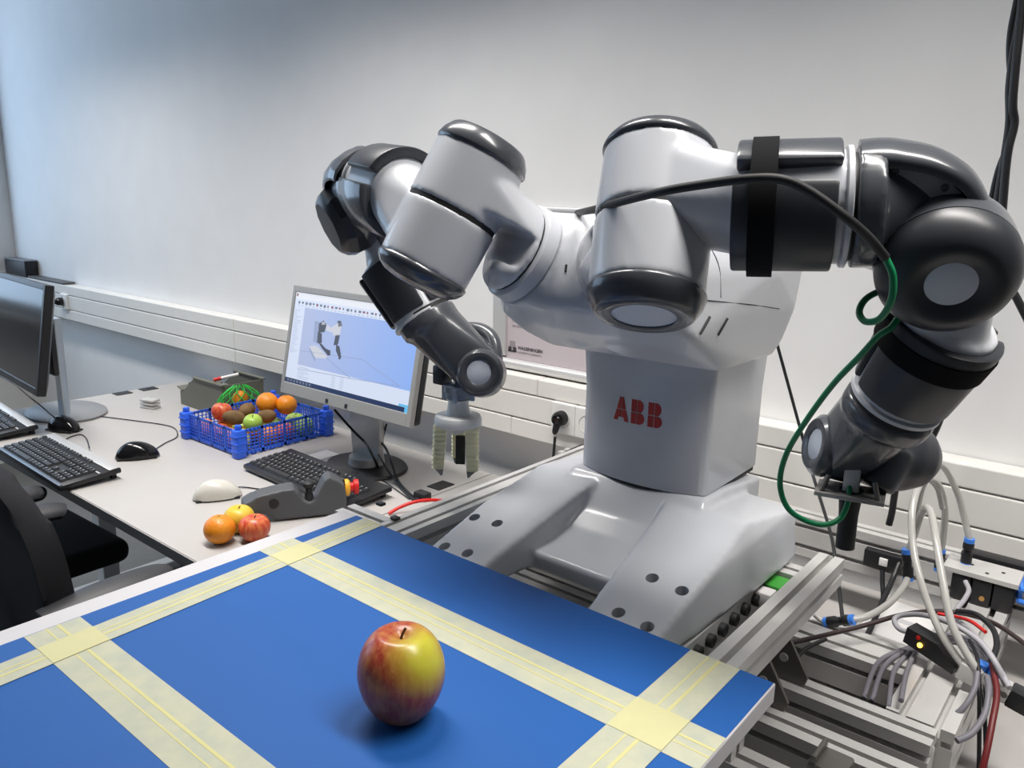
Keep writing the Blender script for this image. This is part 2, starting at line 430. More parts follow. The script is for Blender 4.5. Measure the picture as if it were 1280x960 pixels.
# --- torso
bm = newbm(); pts = []
for arm in 'LR':
    M = jm(arm, 0)
    pts += [M @ v for v in circ((0, 0, -.004), (0, 0, 1), .0625, 32)] + [M @ v for v in circ((0, 0, -.05), (0, 0, 1), .070, 32)]
for sx in (-1, 1):
    for (x, y, z) in ((.168, 1.02, 1.350), (.176, 1.05, 1.40), (.165, 1.05, 1.422), (.12, 1.02, 1.434), (.172, 1.15, 1.340), (.172, 1.17, 1.412), (.13, 1.20, 1.428),
                      (.150, 1.00, 1.283), (.152, 1.16, 1.283), (.125, .965, 1.279), (.06, .945, 1.281), (.14, .985, 1.266), (.145, 1.15, 1.266)):
        pts.append((XC+sx*x, y, z))
for (px_, py_, y_) in ((655, 413, .90), (690, 431, .935), (628, 390, .875)):
    q_ = at(px_, py_, y=y_); pts += [q_, Vector((2*XC-q_.x, q_.y, q_.z))]
hull(bm, pts)
for arm in 'LR':
    M = jm(arm, 0); b2 = newbm(); cyl(b2, (0, 0, -.12), (0, 0, .0), .070, .0630, n=48); b2.transform(M)
    tm = bpy.data.meshes.new('x'); b2.to_mesh(tm); b2.free(); bm.from_mesh(tm); bpy.data.meshes.remove(tm)
torso_me = remesh(bm, .0045, 8)
from mathutils.bvhtree import BVHTree
TBV = BVHTree.FromPolygons([v.co.copy() for v in torso_me.vertices], [tuple(p.vertices) for p in torso_me.polygons])
torso = part('torso', torso_me, RWHITE, angle=70)
def on_torso(px, py, lift=.0):
    v = (_f*FPX + CR*(px-640) + CD*(py-480)).normalized(); h = TBV.ray_cast(Vector((0, 0, CZ)), v)
    return h[0]+h[1]*lift if h[0] else at(px, py, y=1.0)
def seam_line(pts, r=.0007, name='panel_seam'):
    b = newbm(); tube(b, [on_torso(*q) for q in pts], r, 6, 5); bpart(name, b, RBLACK, torso)
def slot_on(parent, p, q, r, name='vent_slot', m=RBLACK):
    b = newbm(); tube(b, [p, q], r, 8, 1); bpart(name, b, m, parent)

# --- arm links, the same shapes on both arms
def capdisc(M, z0, sgn, disc, parent, r=.0565, rd=.0310, dome=False):
    """dark end cap of a joint housing: axis local z from z0 outwards"""
    if dome:
        pr = [(r-.004, -.004), (r, -.0005), (r+.0005, .0015), (r-.001, .006), (r-.006, .0125), (r-.015, .0185), (r-.030, .022), (0, .0235)]
    else:
        pr = [(r-.004, -.004), (r, -.0005), (r+.0005, .002), (r-.0025, .011), (r-.0085, .0200), (r-.0115, .0225), (rd+.004, .0238), (rd, .0225), (rd, .019)]
    bm = newbm(); lathe(bm, [(a, z0+sgn*h) for a, h in pr], 56, cap=False)
    c = bpart('joint_cap', bm, RGREY, parent, M)
    if dome: return
    bm = newbm(); lathe(bm, [(rd+.0005, z0+sgn*.0185), (rd+.0005, z0+sgn*.0207), (rd-.002, z0+sgn*.0212), (0, z0+sgn*.0212)], 40, cap=False)
    bpart('cap_disc', bm, disc, parent, M)
def seam(M, z0, z1, r, parent, c=(0, 0)):
    bm = newbm(); lathe(bm, [(r, z0), (r, z1)], 48, Matrix.Translation((c[0], c[1], 0))); bpart('joint_seam', bm, RBLACK, parent, M)
def shell(bm, r0, r1, t0, t1, y0, y1, n=14, M=None, bev=.0025, taper=0):
    """padded cover wrapped round local z axis, angles in degrees"""
    g0 = []; 
    for k in range(n+1):
        a = math.radians(t0+(t1-t0)*k/n); c, s = math.cos(a), math.sin(a)
        g0.append([bm.verts.new(q) for q in ((r0*c, r0*s, y0), (r1*c, r1*s, y0), ((r1-taper)*c, (r1-taper)*s, y1), (r0*c, r0*s, y1))])
    fs = []
    for a, b in zip(g0, g0[1:]):
        for j in range(4): fs.append(bm.faces.new((a[j], a[(j+1) % 4], b[(j+1) % 4], b[j])))
    fs.append(bm.faces.new(g0[0])); fs.append(bm.faces.new(g0[-1]))
    bmesh.ops.recalc_face_normals(bm, faces=fs)
    es = [e for e in bm.edges if e.is_valid and len(e.link_faces) == 2 and e.calc_face_angle(0) > .7]
    rb = bmesh.ops.bevel(bm, geom=es, offset=bev, segments=2, affect='EDGES', profile=.5)
    if M is not None: bm.transform(M)
    return bm
RXm = Matrix.Rotation(-PI/2, 4, 'X')       # local z -> +y
for arm in 'RL':
    # link 1: shoulder link
    M = jm(arm, 0)
    bm = newbm(); lathe(bm, [(.0585, .0), (.0605, .0015), (.0595, .017), (.056, .0195)], 56); bpart('shoulder_ring', bm, RWHITE, robot, M)
    bm = newbm(); lathe(bm, [(.055, -.004), (.055, .003)], 48); bpart('joint_seam', bm, RBLACK, torso, M)
    bm = newbm(); lathe(bm, [(.053, .017), (.053, .0225)], 48); bpart('joint_seam', bm, RBLACK, torso, M)
    bm = newbm()
    ring = circ((0, 0, .021), (0, 0, 1), .056, 40) + circ((0, 0, .034), (0, 0, 1), .055, 40)
    hull(bm, [q for q in ring if q.y < -.014] + circ((.03, -.016, .1), (0, 1, 0), .050, 32) + circ((.03, -.060, .1), (0, 1, 0), .050, 32))
    cyl(bm, (0, 0, .0205), (0, 0, .029), .0562, .0555, n=48)
    hull(bm, [q for q in circ((0, 0, .027), (0, 0, 1), .055, 40) if q.y > .020] + [Vector((x, y, .044)) for x in (-.03, -.012) for y in (.022, .036)])
    cyl(bm, (.03, -.0735, .1), (.03, -.0014, .1), .0550, .0570, n=48)
    l1 = part('shoulder_link', None or (lambda me: (me.transform(M), me)[1])(remesh(bm, .0034, 5)), RWHITE, robot, angle=60)
    # link 2: upper arm (axis of joint 2 is local z)
    M2 = jm(arm, 1)
    capdisc(M2, .0735, 1, RDISC, l1)
    seam(M2, -.0035, .0035, .0552, l1)
    bm = newbm()
    cyl(bm, (0, 0, -.0735), (0, 0, -.0014), .0550, .0570, n=48)
    hull(bm, circ((0, 0, -.066), (0, 0, 1), .043, 30) + circ((0, 0, -.006), (0, 0, 1), .046, 30) + circ((-.03, .085, -.002), (0, 1, 0), .0445, 30))
    cyl(bm, (-.03, .080, 0), (-.03, .168, 0), .0455, .0495, n=48)
    me = remesh(bm, .0034, 5); me.transform(M2); l2 = part('upper_arm', me, RWHITE, robot, angle=60)
    capdisc(M2, -.0735, -1, RGREY2, l2, dome=True)
    A = Matrix.Translation((-.03, 0, 0)) @ RXm          # local z along +y, local x = x, local y = -z
    def dirang(dx, dz): return math.degrees(math.atan2(-dz, dx))
    c0 = dirang(-.464, -.886)                           # 'top' direction of the arm
    for (n_, t0, t1, y0, y1, r1) in (('top_cover', -47, 47, .078, .163, .0590), ('side_cover', 66, 168, .076, .160, .0570), ('side_cover', -168, -66, .076, .160, .0570)):
        bm = newbm(); shell(bm, .044, r1, c0+t0, c0+t1, y0, y1, 16, taper=.0005); bpart(n_, bm, RGREY if n_ == 'top_cover' else RGREY2, l2, M2 @ A)
    bm = newbm(); lathe(bm, [(.050, .166), (.0522, .1675), (.0522, .1715), (.050, .1725)], 48); bpart('end_ring', bm, RWHITE, l2, M2 @ A)
    # link 7: elbow
    M7 = jm(arm, 2); JX, JZ = -.04188, .07873
    seam(M7, -.003, .003, .046, l2)
    bm = newbm()
    cyl(bm, (0, 0, .002), (0, 0, .024), .0525, .0515, n=48)
    hull(bm, circ((0, 0, .006), (0, 0, 1), .049, 30) + circ((JX, -.046, JZ), (0, 1, 0), .040, 30) + circ((JX, -.034, JZ), (0, 1, 0), .050, 30) + circ((JX, -.024, JZ), (0, 1, 0), .050, 30) + [Vector((.028, -.040, .04)), Vector((.036, -.024, .04)), Vector((.014, -.04, .075)), Vector((.022, -.024, .072))])
    me = remesh(bm, .0034, 5); me.transform(M7); l7 = part('elbow', me, RGREY, robot, angle=60)
    outl = [q for q in cat([(.0525, 0, .004), (.0535, 0, .020), (.0520, 0, .036), (.0440, 0, .066), (.0270, 0, .092), (-.004, 0, .111), (-.034, 0, .1185)], 6)]
    ylev = [(-.050, .020), (-.044, .012), (-.030, .004), (-.012, .0), (.003, .0), (.008, .0015), (.012, .004), (.014, .0070)]
    bm = newbm(); G_ = []
    for (yy, shr) in ylev:
        row = []
        for i_, q in enumerate(outl):
            a_ = outl[max(i_-1, 0)]; b_ = outl[min(i_+1, len(outl)-1)]; tg = (b_-a_).normalized(); nn = Vector((tg.z, 0, -tg.x))
            if nn.x+nn.z < 0: nn = -nn
            po = q-nn*shr; pi_ = q-nn*(max(shr, .004)+.0055)
            row.append((bm.verts.new((po.x, yy, po.z)), bm.verts.new((pi_.x, yy, pi_.z))))
        G_.append(row)
    nr, nc = len(G_), len(G_[0])
    for a_ in range(nr-1):
        for b_ in range(nc-1):
            for k_ in (0, 1): bm.faces.new((G_[a_][b_][k_], G_[a_][b_+1][k_], G_[a_+1][b_+1][k_], G_[a_+1][b_][k_]))
    for a_ in range(nr-1):
        for c_ in (0, nc-1): bm.faces.new((G_[a_][c_][0], G_[a_+1][c_][0], G_[a_+1][c_][1], G_[a_][c_][1]))
    for b_ in range(nc-1):
        for r_ in (0, nr-1): bm.faces.new((G_[r_][b_][0], G_[r_][b_+1][0], G_[r_][b_+1][1], G_[r_][b_][1]))
    bpart('elbow_cowl', bm, RGREY, l7, M7, 50)
    bm = newbm(); prism(bm, [(.041, .026), (.040, .044), (.028, .070), (.010, .088), (-.01, .086), (-.026, .036), (-.022, .026)], .014, Matrix(((1, 0, 0, 0), (0, 0, -1, .007), (0, 1, 0, 0), (0, 0, 0, 1))), bev=.001)
    bpart('side_plate', bm, RPLATE, l7, M7)
    for (x, z) in ((.035, .031), (.020, .070), (-.019, .031)):
        bm = newbm(); lathe(bm, [(.0032, 0), (.0032, .0012), (.0022, .0018), (.0016, .0018), (.0016, .0004), (0, .0004)], 16, Matrix.Translation((x, .007, z)) @ RXm, cap=False); bpart('screw', bm, RGREY, l7, M7)
    bm = newbm(); lathe(bm, [(.040, -.024), (.0515, -.030), (.0520, -.046), (.048, -.056), (.040, -.064), (.036, -.0665), (0, -.067)], 10, Matrix.Translation((JX+.002, 0, JZ-.004)) @ RXm, cap=False)
    bpart('elbow_back_cover', bm, RGREY2, l7, M7, 20)
    # link 3: elbow disc and forearm
    M3 = jm(arm, 3); FX = .0405
    bm = newbm()
    cyl(bm, (0, 0, -.004), (0, 0, -.040), .050, n=48)
    hull(bm, circ((0, 0, -.006), (0, 0, 1), .040, 30) + circ((0, 0, -.03), (0, 0, 1), .040, 30) + circ((FX, .075, 0), (0, 1, 0), .042, 30))
    cyl(bm, (FX, .060, 0), (FX, .160, 0), .0445, .0425, n=48)
    me = remesh(bm, .0034, 4); me.transform(M3); l3 = part('forearm', me, RWHITE, robot, angle=60)
    bm = newbm(); lathe(bm, [(.0515, .012), (.0540, .010), (.0560, .002), (.0565, -.010), (.0565, -.030)], 64); bpart('elbow_band', bm, RGREY, l3, M3)
    bm = newbm(); lathe(bm, [(.054, -.029), (.054, -.032)], 56); bpart('joint_seam', bm, RBLACK, l3, M3)
    bm = newbm(); lathe(bm, [(.054, -.0312), (.0565, -.0316), (.0555, -.040), (.050, -.051), (.040, -.0595), (.0345, -.0615), (.029, -.0610), (.0200, -.0565), (.0200, -.054)], 64); bpart('elbow_cap', bm, RGREY2, l3, M3)
    bm = newbm(); lathe(bm, [(.0203, -.054), (.0203, -.0562), (.0190, -.0568), (0, -.0568)], 40, cap=False); bpart('cap_disc', bm, RDISC, l3, M3)
    A3 = Matrix.Translation((FX, 0, 0)) @ RXm
    c3 = dirang(0, -1)
    for (t0, t1) in ((179, 255), (269, 434-360+360-5), (89-6+360-360, 165)) if False else ((179, 255), (269, 345), (-1, 165)):
        bm = newbm(); shell(bm, .041, .0530, t0, t1, .066, .150, 16, taper=.0055); bpart('forearm_cover', bm, RGREY2, l3, M3 @ A3)
    bm = newbm(); lathe(bm, [(.0425, .156), (.0455, .157), (.0455, .161), (.0425, .162)], 48); bpart('end_ring', bm, RWHITE, l3, M3 @ A3)
    # link 4: wrist
    fl = None if arm == 'L' else (1, -1, 1)
    M4 = jm(arm, 4, fl); WX4, WZ4 = -.027, (.10039 if arm == 'L' else .1175)
    bm = newbm()
    cyl(bm, (0, 0, .002), (0, 0, .024), .0455, .045, n=48)
    hull(bm, circ((0, 0, .010), (0, 0, 1), .043, 30) + circ((WX4, .020, WZ4), (0, 1, 0), .034, 30) + circ((WX4, -.014, WZ4), (0, 1, 0), .037, 30))
    me = remesh(bm, .0032, 16); me.transform(M4)
    if M4.determinant() < 0: me.flip_normals()
    l4 = part('wrist', me, RGREY, robot, angle=60)
    seam(M4, -.003, .003, .041, l4)
    Aw = Matrix.Translation((WX4, 0, WZ4)) @ RXm
    bm = newbm(); lathe(bm, [(.0335, .016), (.035, .020), (.034, .028), (.028, .034), (.0215, .0345), (.0175, .0320), (.0175, .030)], 48); bpart('joint_cap', bm, RGREY, l4, M4 @ Aw)
    bm = newbm(); lathe(bm, [(.0178, .0295), (.0178, .0312), (.0165, .0318), (0, .0318)], 36, cap=False); bpart('cap_disc', bm, RDISC, l4, M4 @ Aw)
    # link 5: tool motor housing and flange
    M5 = jm(arm, 5, None if arm == 'L' else (1, 1, -1))
    if arm == 'L':
        bm = newbm(); lathe(bm, [(.0335, .012), (.0352, .014), (.0352, .019), (.0335, .021)], 48); bpart('joint_ring', bm, RWHITE, l4, M5)
        bm = newbm()
        lathe(bm, [(.030, .016), (.038, .022), (.043, .045), (.041, .070), (.032, .092), (.018, .105), (0, .109)], 40, Matrix.Translation((0, -.006, 0)), cap=False)
        lathe(bm, [(.03, .016), (.0, .016)], 40, Matrix.Translation((0, -.006, 0)), cap=False)
        cyl(bm, (.027, -.01, .045), (.027, .034, .03), .022, .019)
        me = remesh(bm, .0034, 6); me.transform(M5); l5 = part('tool_housing', me, RGREY2, robot, angle=60)
    else:
        bm = newbm(); lathe(bm, [(.0335, .010), (.035, .012), (.035, .040), (.032, .046)], 48); l5 = bpart('tool_housing', bm, RGREY, robot, M5)
robot_parts = dict(l5=l5)

# ------------------------------------------------------------------ robot: gripper, tool, strap
gx, gy = at(573, 500, y=.917).x, .917
def gz(py): return at(573, py, y=.917).z
def px_m(y=.917): return 1.287/999
GT = gz(480)
bm = newbm(); lathe(bm, [(.020, 0), (.024, -.001), (.024, -.012), (.021, -.014), (.021, -.022)], 32, Matrix.Translation((gx, gy, GT))); flange = bpart('tool_flange', bm, FLNG)
for k in range(4):
    a = k*PI/2+.5; b = newbm(); boxb(-.004, .004, .018, .027, -.026, -.004, .001, bm=b, M=Matrix.Translation((gx, gy, GT)) @ Matrix.Rotation(a, 4, 'Z')); bpart('flange_clip', b, FLNG, flange)
zt = gz(503); zd = gz(524)
bm = newbm(); lathe(bm, [(.018, zt+.006), (.0165, zt), (.019, zd+.012), (.021, zd+.009), (.036, zd+.007), (.0385, zd+.002), (.0385, zd-.007), (.035, zd-.010), (.014, zd-.011), (.012, zd-.022), (.004, zd-.024)], 48, Matrix.Translation((gx, gy, 0)))
grip = bpart('soft_gripper', bm, GWHITE)
def finger(bx, by, ang, tilt, L=.082, pad=False):
    """ribbed silicone finger, local x = outwards"""
    bm = newbm(); rings = []; n = 96
    for k in range(n+1):
        t = k/n; z = -t*L; rib = .0034*abs(math.sin(t*11*PI)) if t < .86 else 0
        xo = .0105+rib-(.013*max(0, (t-.86)/.14)); xi = -.0085+.003*t+(.001*max(0, (t-.86)/.14)); wy = .0105+rib*.5-(.004*max(0, (t-.86)/.14))
        rings.append([bm.verts.new((x, y, z)) for x, y in ((xi, -wy*.8), (xo*.6, -wy), (xo, -wy*.6), (xo, wy*.6), (xo*.6, wy), (xi, wy*.8))])
    for i, (a, b) in enumerate(zip(rings, rings[1:])):
        for k in range(6):
            f = bm.faces.new((a[k], a[(k+1) % 6], b[(k+1) % 6], b[k])); f.material_index = 1 if i > n*.855 else 0
    bm.faces.new(rings[0]); bm.faces.new(rings[-1]).material_index = 1
    M = Matrix.Translation((gx+bx, gy+by, zd-.009)) @ Matrix.Rotation(ang, 4, 'Z') @ Matrix.Rotation(tilt, 4, 'Y')
    o = bpart('gripper_finger', bm, [FINGER, GTIP], grip, M, 60)
    if not pad: return
    bm = newbm(); boxb(-.0125, -.0065, -.012, .004, -L*.99, -L*.32, .0015, bm=bm); bpart('finger_pad', bm, BLACKM, grip, M)
vr = CR.copy(); vr.z = 0; vr.normalize(); vf = Vector((-vr.y, vr.x, 0))
for (lat, dep, a) in ((-.0265, -.002, PI), (.0205, -.012, 0.0), (-.001, .026, PI/2)):
    p = vr*lat+vf*dep; base_ang = math.atan2(vr.y, vr.x)
    finger(p.x, p.y, base_ang+a, -.035 if a == PI else (-.01 if a == 0 else .0), .085 if a != PI/2 else .074, a == PI/2)
# handle-like motor housing behind the gripper wrist
hp = [at(566, 416, y=.985), at(580, 411, y=.99), at(600, 412, y=.99), at(615, 423, y=.985), at(620, 445, y=.975), at(620, 470, y=.965)]
bm = newbm(); tube(bm, hp, .0105, 16, 6, rf=lambda t: .0105+.001*math.sin(PI*t)); bpart('motor_cover', bm, RGREY)
b = newbm(); boxb(-.012, .012, -.012, .012, -.016, .016, .003, bm=b, M=Matrix.Translation(at(553, 468, y=.93))); bpart('cable_plug', b, RGREY2)
# plate tool with a black suction tube on the other arm
tp = at(1064, 608, y=.952); Mt = Matrix.Translation(tp) @ Matrix.Rotation(math.radians(12), 4, 'Z')
bm = newbm(); boxb(-.009, .009, -.009, .009, -.006, .03, .002, bm=bm, M=Mt); tool = bpart('tool_mount', bm, SILVER)
bm = newbm(); boxb(-.038, .038, -.026, .026, -.010, -.005, .0008, bm=bm, M=Mt); bpart('tool_plate', bm, mat('tool_plate_steel', (.34, .33, .32), .35, metal=.5), tool)
for sx in (-.031, .031):
    for sy in (-.019, .019):
        b = newbm(); cyl(b, Mt @ Vector((sx, sy, -.006)), Mt @ Vector((sx*.8, sy*.8, .014)), .003, n=10); bpart('standoff', b, STEEL, tool)
bm = newbm(); e = at(1056, 684, y=.952); s0 = at(1064, 612, y=.952)
tube(bm, [s0, s0.lerp(e, .35), s0.lerp(e, .7), e], .012, 20, 4, rf=lambda t: .014-.003*min(1, t*2.5)); bpart('suction_tube', bm, BLACKM, tool)
# velcro straps that hold the hose
M2 = jm('L', 1); A = Matrix.Translation((-.03, 0, 0)) @ RXm
bm = newbm(); lathe(bm, [(.056, .090), (.0612, .0902), (.0612, .1118), (.056, .112)], 56); bpart('strap', bm, STRAP, robot, M2 @ A)
M3 = jm('L', 3); A3 = Matrix.Translation((.0405, 0, 0)) @ RXm
bm = newbm(); lathe(bm, [(.048, .078), (.0540, .0782), (.0527, .099), (.048, .0992)], 56); bpart('strap', bm, STRAP, robot, M3 @ A3)
# torso details: vent slots and seam lines
for (a_, b_) in (((887, 396), (875, 417)), ((909, 398), (897, 419)), ((858, 396), (847, 408))):
    b = newbm(); tube(b, [on_torso(*a_), on_torso((a_[0]+b_[0])/2, (a_[1]+b_[1])/2), on_torso(*b_)], .0022, 8, 4); bpart('vent_slot', b, RBLACK, torso)
seam_line([(868, 374), (900, 377), (940, 381), (974, 386)]); seam_line([(872, 292), (888, 310), (899, 335), (901, 372)])
seam_line([(722, 325), (728, 350), (745, 378), (775, 398), (812, 400)])
b = newbm(); tube(b, [on_torso(708, 331), on_torso(707, 340)], .0016, 8, 2); bpart('vent_slot', b, RBLACK, torso)

# ------------------------------------------------------------------ hoses on the robot
def cable(name, pts, r, m, label, cat_='cable', n=10, sub=8, group=None, mats=None):
    bm = newbm(); tube(bm, pts, r, n, sub); o = obj(name, bm, m); tag(o, label, cat_, group); return o
cable('hose', [at(722, 266, y=.88), at(742, 262, y=.76), at(766, 255, y=.705), at(800, 246, y=.680), at(835, 238, y=.670), at(870, 232, y=.672), at(930, 224, y=.672), at(975, 224, y=.680), at(1010, 238, y=.692), at(1055, 270, y=.71), at(1085, 296, y=.735), at(1107, 322, y=.757)], .0042, BLACKM,
      'black sleeved hose strapped along the raised robot arm', 'hose')
cable('hose', [at(1107, 322, y=.757), at(1116, 345, y=.76), at(1114, 375, y=.765), at(1100, 398, y=.775), at(1082, 402, y=.785), at(1074, 390, y=.80), at(1082, 374, y=.82), at(1102, 364, y=.845), at(1122, 368, y=.862), at(1126, 388, y=.858), at(1115, 408, y=.848), at(1098, 420, y=.845), at(1075, 445, y=.85), at(1040, 482, y=.86), at(1005, 530, y=.87), at(982, 570, y=.88), at(975, 605, y=.885), at(984, 634, y=.89), at(1005, 650, y=.90), at(1030, 656, y=.91), at(1050, 648, y=.925), at(1060, 628, y=.935), at(1062, 608, y=.945)], .0033, TUBEG,
      'green pneumatic hose looping from the elbow down to the suction tool', 'hose')

# ------------------------------------------------------------------ aluminium frame
frame = thing('aluminium_frame', 'slotted aluminium profile frame under the robot and the blue board', 'frame', (-.55, .95, .74), world=True)
def prof_poly(w, h, sl=.0042, dp=.0135, pitch=.04):
    def edge(L):
        n = max(1, round(L/pitch)); out = []
        for k in range(n):
            c = -L/2+L*(k+.5)/n; out += [(c-sl, 0), (c-sl, 1), (c+sl, 1), (c+sl, 0)]
        return out
    P = []
    P += [(-w/2, -h/2)] + [(a, -h/2+dp*b) for a, b in edge(w)]
    P += [(w/2, -h/2)] + [(w/2-dp*b, a) for a, b in edge(h)]
    P += [(w/2, h/2)] + [(-a, h/2-dp*b) for a, b in edge(w)]
    P += [(-w/2, h/2)] + [(-w/2+dp*b, -a) for a, b in edge(h)]
    return P
def profile(axis, a0, a1, c, ztop, w, h):
    bm = newbm(); P = prof_poly(w, h)
    if axis == 'x': M = Matrix(((0, 0, 1, a0), (1, 0, 0, c), (0, 1, 0, ztop-h/2), (0, 0, 0, 1)))
    elif axis == 'y': M = Matrix(((-1, 0, 0, c), (0, 0, 1, a0), (0, 1, 0, ztop-h/2), (0, 0, 0, 1)))
    else: M = Matrix(((1, 0, 0, c[0]), (0, 1, 0, c[1]), (0, 0, 1, a0), (0, 0, 0, 1)))
    prism(bm, P, a1-a0, M)
    return obj('profile', bm, ALU, frame, smooth=False)
# lower level, standing on the desk
for c in (.988, .898, .80, .60): profile('x', -1.0, -.13, c, .86, .04, .08)
profile('x', -.94, -.193, 1.146, .86, .08, .08)
profile('y', 1.012, 1.47, -.152, .86, .08, .08)
profile('y', .30, .878, -.11+.0, .775, .035, .03)
profile('y', 1.012, 1.47, -1.0+.025, .86, .05, .08)
profile('x', -1.05, .2, 1.49, .905, .04, .08)
for (x, y) in ((-.16, 1.44), (-.16, 1.04), (-.97, 1.44), (-.97, .99), (-.6, .99), (-.17, .80), (-.97, .60), (-.17, .60)):
    b = newbm(); cyl(b, (x, y, .7405), (x, y, .781), .014, n=16); obj('levelling_foot', b, BLACKM, frame)
for (x, y) in ((-1.0, 1.49), (.15, 1.49)):
    b = newbm(); cyl(b, (x, y, .7405), (x, y, .826), .018, n=16); obj('levelling_foot', b, BLACKM, frame)
# upper level, carrying robot and board
profile('y', .42, 1.145, -.317, .985, .036, .04)
profile('y', .30, 1.34, -.862, .985, .060, .08)
profile('x', -.831, -.336, .782, .952, .04, .04)
profile('x', -.831, -.336, 1.13, .952, .04, .04)
profile('x', -.831, -.336, .50, .952, .04, .04)
profile('x', -.985, -.893, .785, .985, .04, .04)
for (x, y, z0, z1) in ((-.862, .898, .861, .905), (-.862, 1.128, .861, .905), (-.862, .60, .861, .905), (-.317, .80, .861, .945), (-.317, .60, .861, .945)): profile('z', z0, z1, (x, y), 0, .036, .036)
# gusset brackets
for (y, ) in ((.985,), (.915,)):
    b = newbm(); prism(b, [(-.345, .861), (-.288, .861), (-.284, .874), (-.318, .930), (-.330, .9445), (-.345, .9445)], .005, Matrix(((1, 0, 0, 0), (0, 0, 1, y), (0, 1, 0, 0), (0, 0, 0, 1))), bev=.0008)
    g_ = obj('gusset_bracket', b, STEEL, frame, smooth=False)
    b = newbm(); cyl(b, (-.318, y-.0015, .893), (-.318, y, .893), .006, n=16); obj('bolt', b, ALU, g_, loc=(0, 0, 0))
for (px, py, z) in ((448, 636, .985), (466, 654, .985)):
    p = at(px+28, py-4, z=z); b = newbm(); boxb(p.x-.007, p.x+.007, p.y-.006, p.y+.006, z+.0005, z+.006, .002, bm=b); obj('end_cap', b, BLACKP, frame)

# ------------------------------------------------------------------ board with blue sheet and tape
brd = thing('work_board', 'white board covered with a blue sheet and crossed masking tape', 'board', (-.58, .42, .986), world=True)
obj('board', boxb(-.931, -.2437, .12, .7395, .9865, 1.0085, .0015), BOARD, brd, smooth=False)
obj('blue_sheet', boxb(-.8975, -.2455, .122, .7375, 1.0086, 1.0092, 0), BLUE, brd, smooth=False)
tm = bpy.data.materials.new('masking_tape'); tm.use_nodes = True; nt = tm.node_tree; b = nt.nodes['Principled BSDF']
b.inputs['Roughness'].default_value = .6; b.inputs['Specular IOR Level'].default_value = .3
tc = nt.nodes.new('ShaderNodeTexCoord'); nz = nt.nodes.new('ShaderNodeTexNoise'); nz.inputs['Scale'].default_value = 45; nz.inputs['Detail'].default_value = 5
nt.links.new(tc.outputs['Object'], nz.inputs['Vector'])
cr = nt.nodes.new('ShaderNodeValToRGB'); cr.color_ramp.elements[0].color = (.37, .39, .32, 1); cr.color_ramp.elements[0].position = .3; cr.color_ramp.elements[1].color = (.44, .44, .33, 1); cr.color_ramp.elements[1].position = .62
nt.links.new(nz.outputs[0], cr.inputs[0]); nt.links.new(cr.outputs[0], b.inputs['Base Color'])
TAPE = tm
TAPE2 = mat('tape_overlap', (.52, .49, .22), .6, var=.05, vscale=60)
TAPE3 = mat('tape_crossing', (.50, .48, .26), .6, var=.05, vscale=60)
def strip(axis, a0, a1, c0, c1, z, skew=0):
    # two bands laid side by side, each overlap showing as a stronger line
    w = c1-c0; m1 = c0+w*.36; m2 = c0+w*.56
    def seg(name, d0, d1, zz, m):
        if axis == 'x': return obj(name, boxb(a0, a1, d0, d1, zz, zz+.00018), m, brd, smooth=False)
        bb = boxb(d0, d1, a0, a1, zz, zz+.00018)
        for v_ in bb.verts: v_.co.x -= skew*(v_.co.y-.45)
        return obj(name, bb, m, brd, smooth=False)
    t = seg('tape_strip', c0, c1, z, TAPE)
    for d, ww in ((m1, .0020), (m2, .0034)):
        q = seg('tape_overlap', d, d+ww, z+.0002, TAPE2); q.parent = t; q.location = (0, 0, 0)
strip('x', -.899, -.2445, .568, .6235, 1.0094)
strip('x', -.896, -.40, .275, .3335, 1.0094)
strip('y', .13, .7385, -.868, -.827, 1.0098, .042)
strip('y', .13, .7365, -.338, -.281, 1.0098)
for (x0, x1) in ((-.868, -.827), (-.338, -.281)):
    for (y0, y1) in ((.568, .6235), (.275, .3335)):
        if x0 > -.5 and y0 < .5: continue
        bb = boxb(x0, x1, y0, y1, 1.0102, 1.0104)
        if x0 < -.5:
            for v_ in bb.verts: v_.co.x -= .042*(v_.co.y-.45)
        obj('tape_crossing', bb, TAPE3, brd, smooth=False)

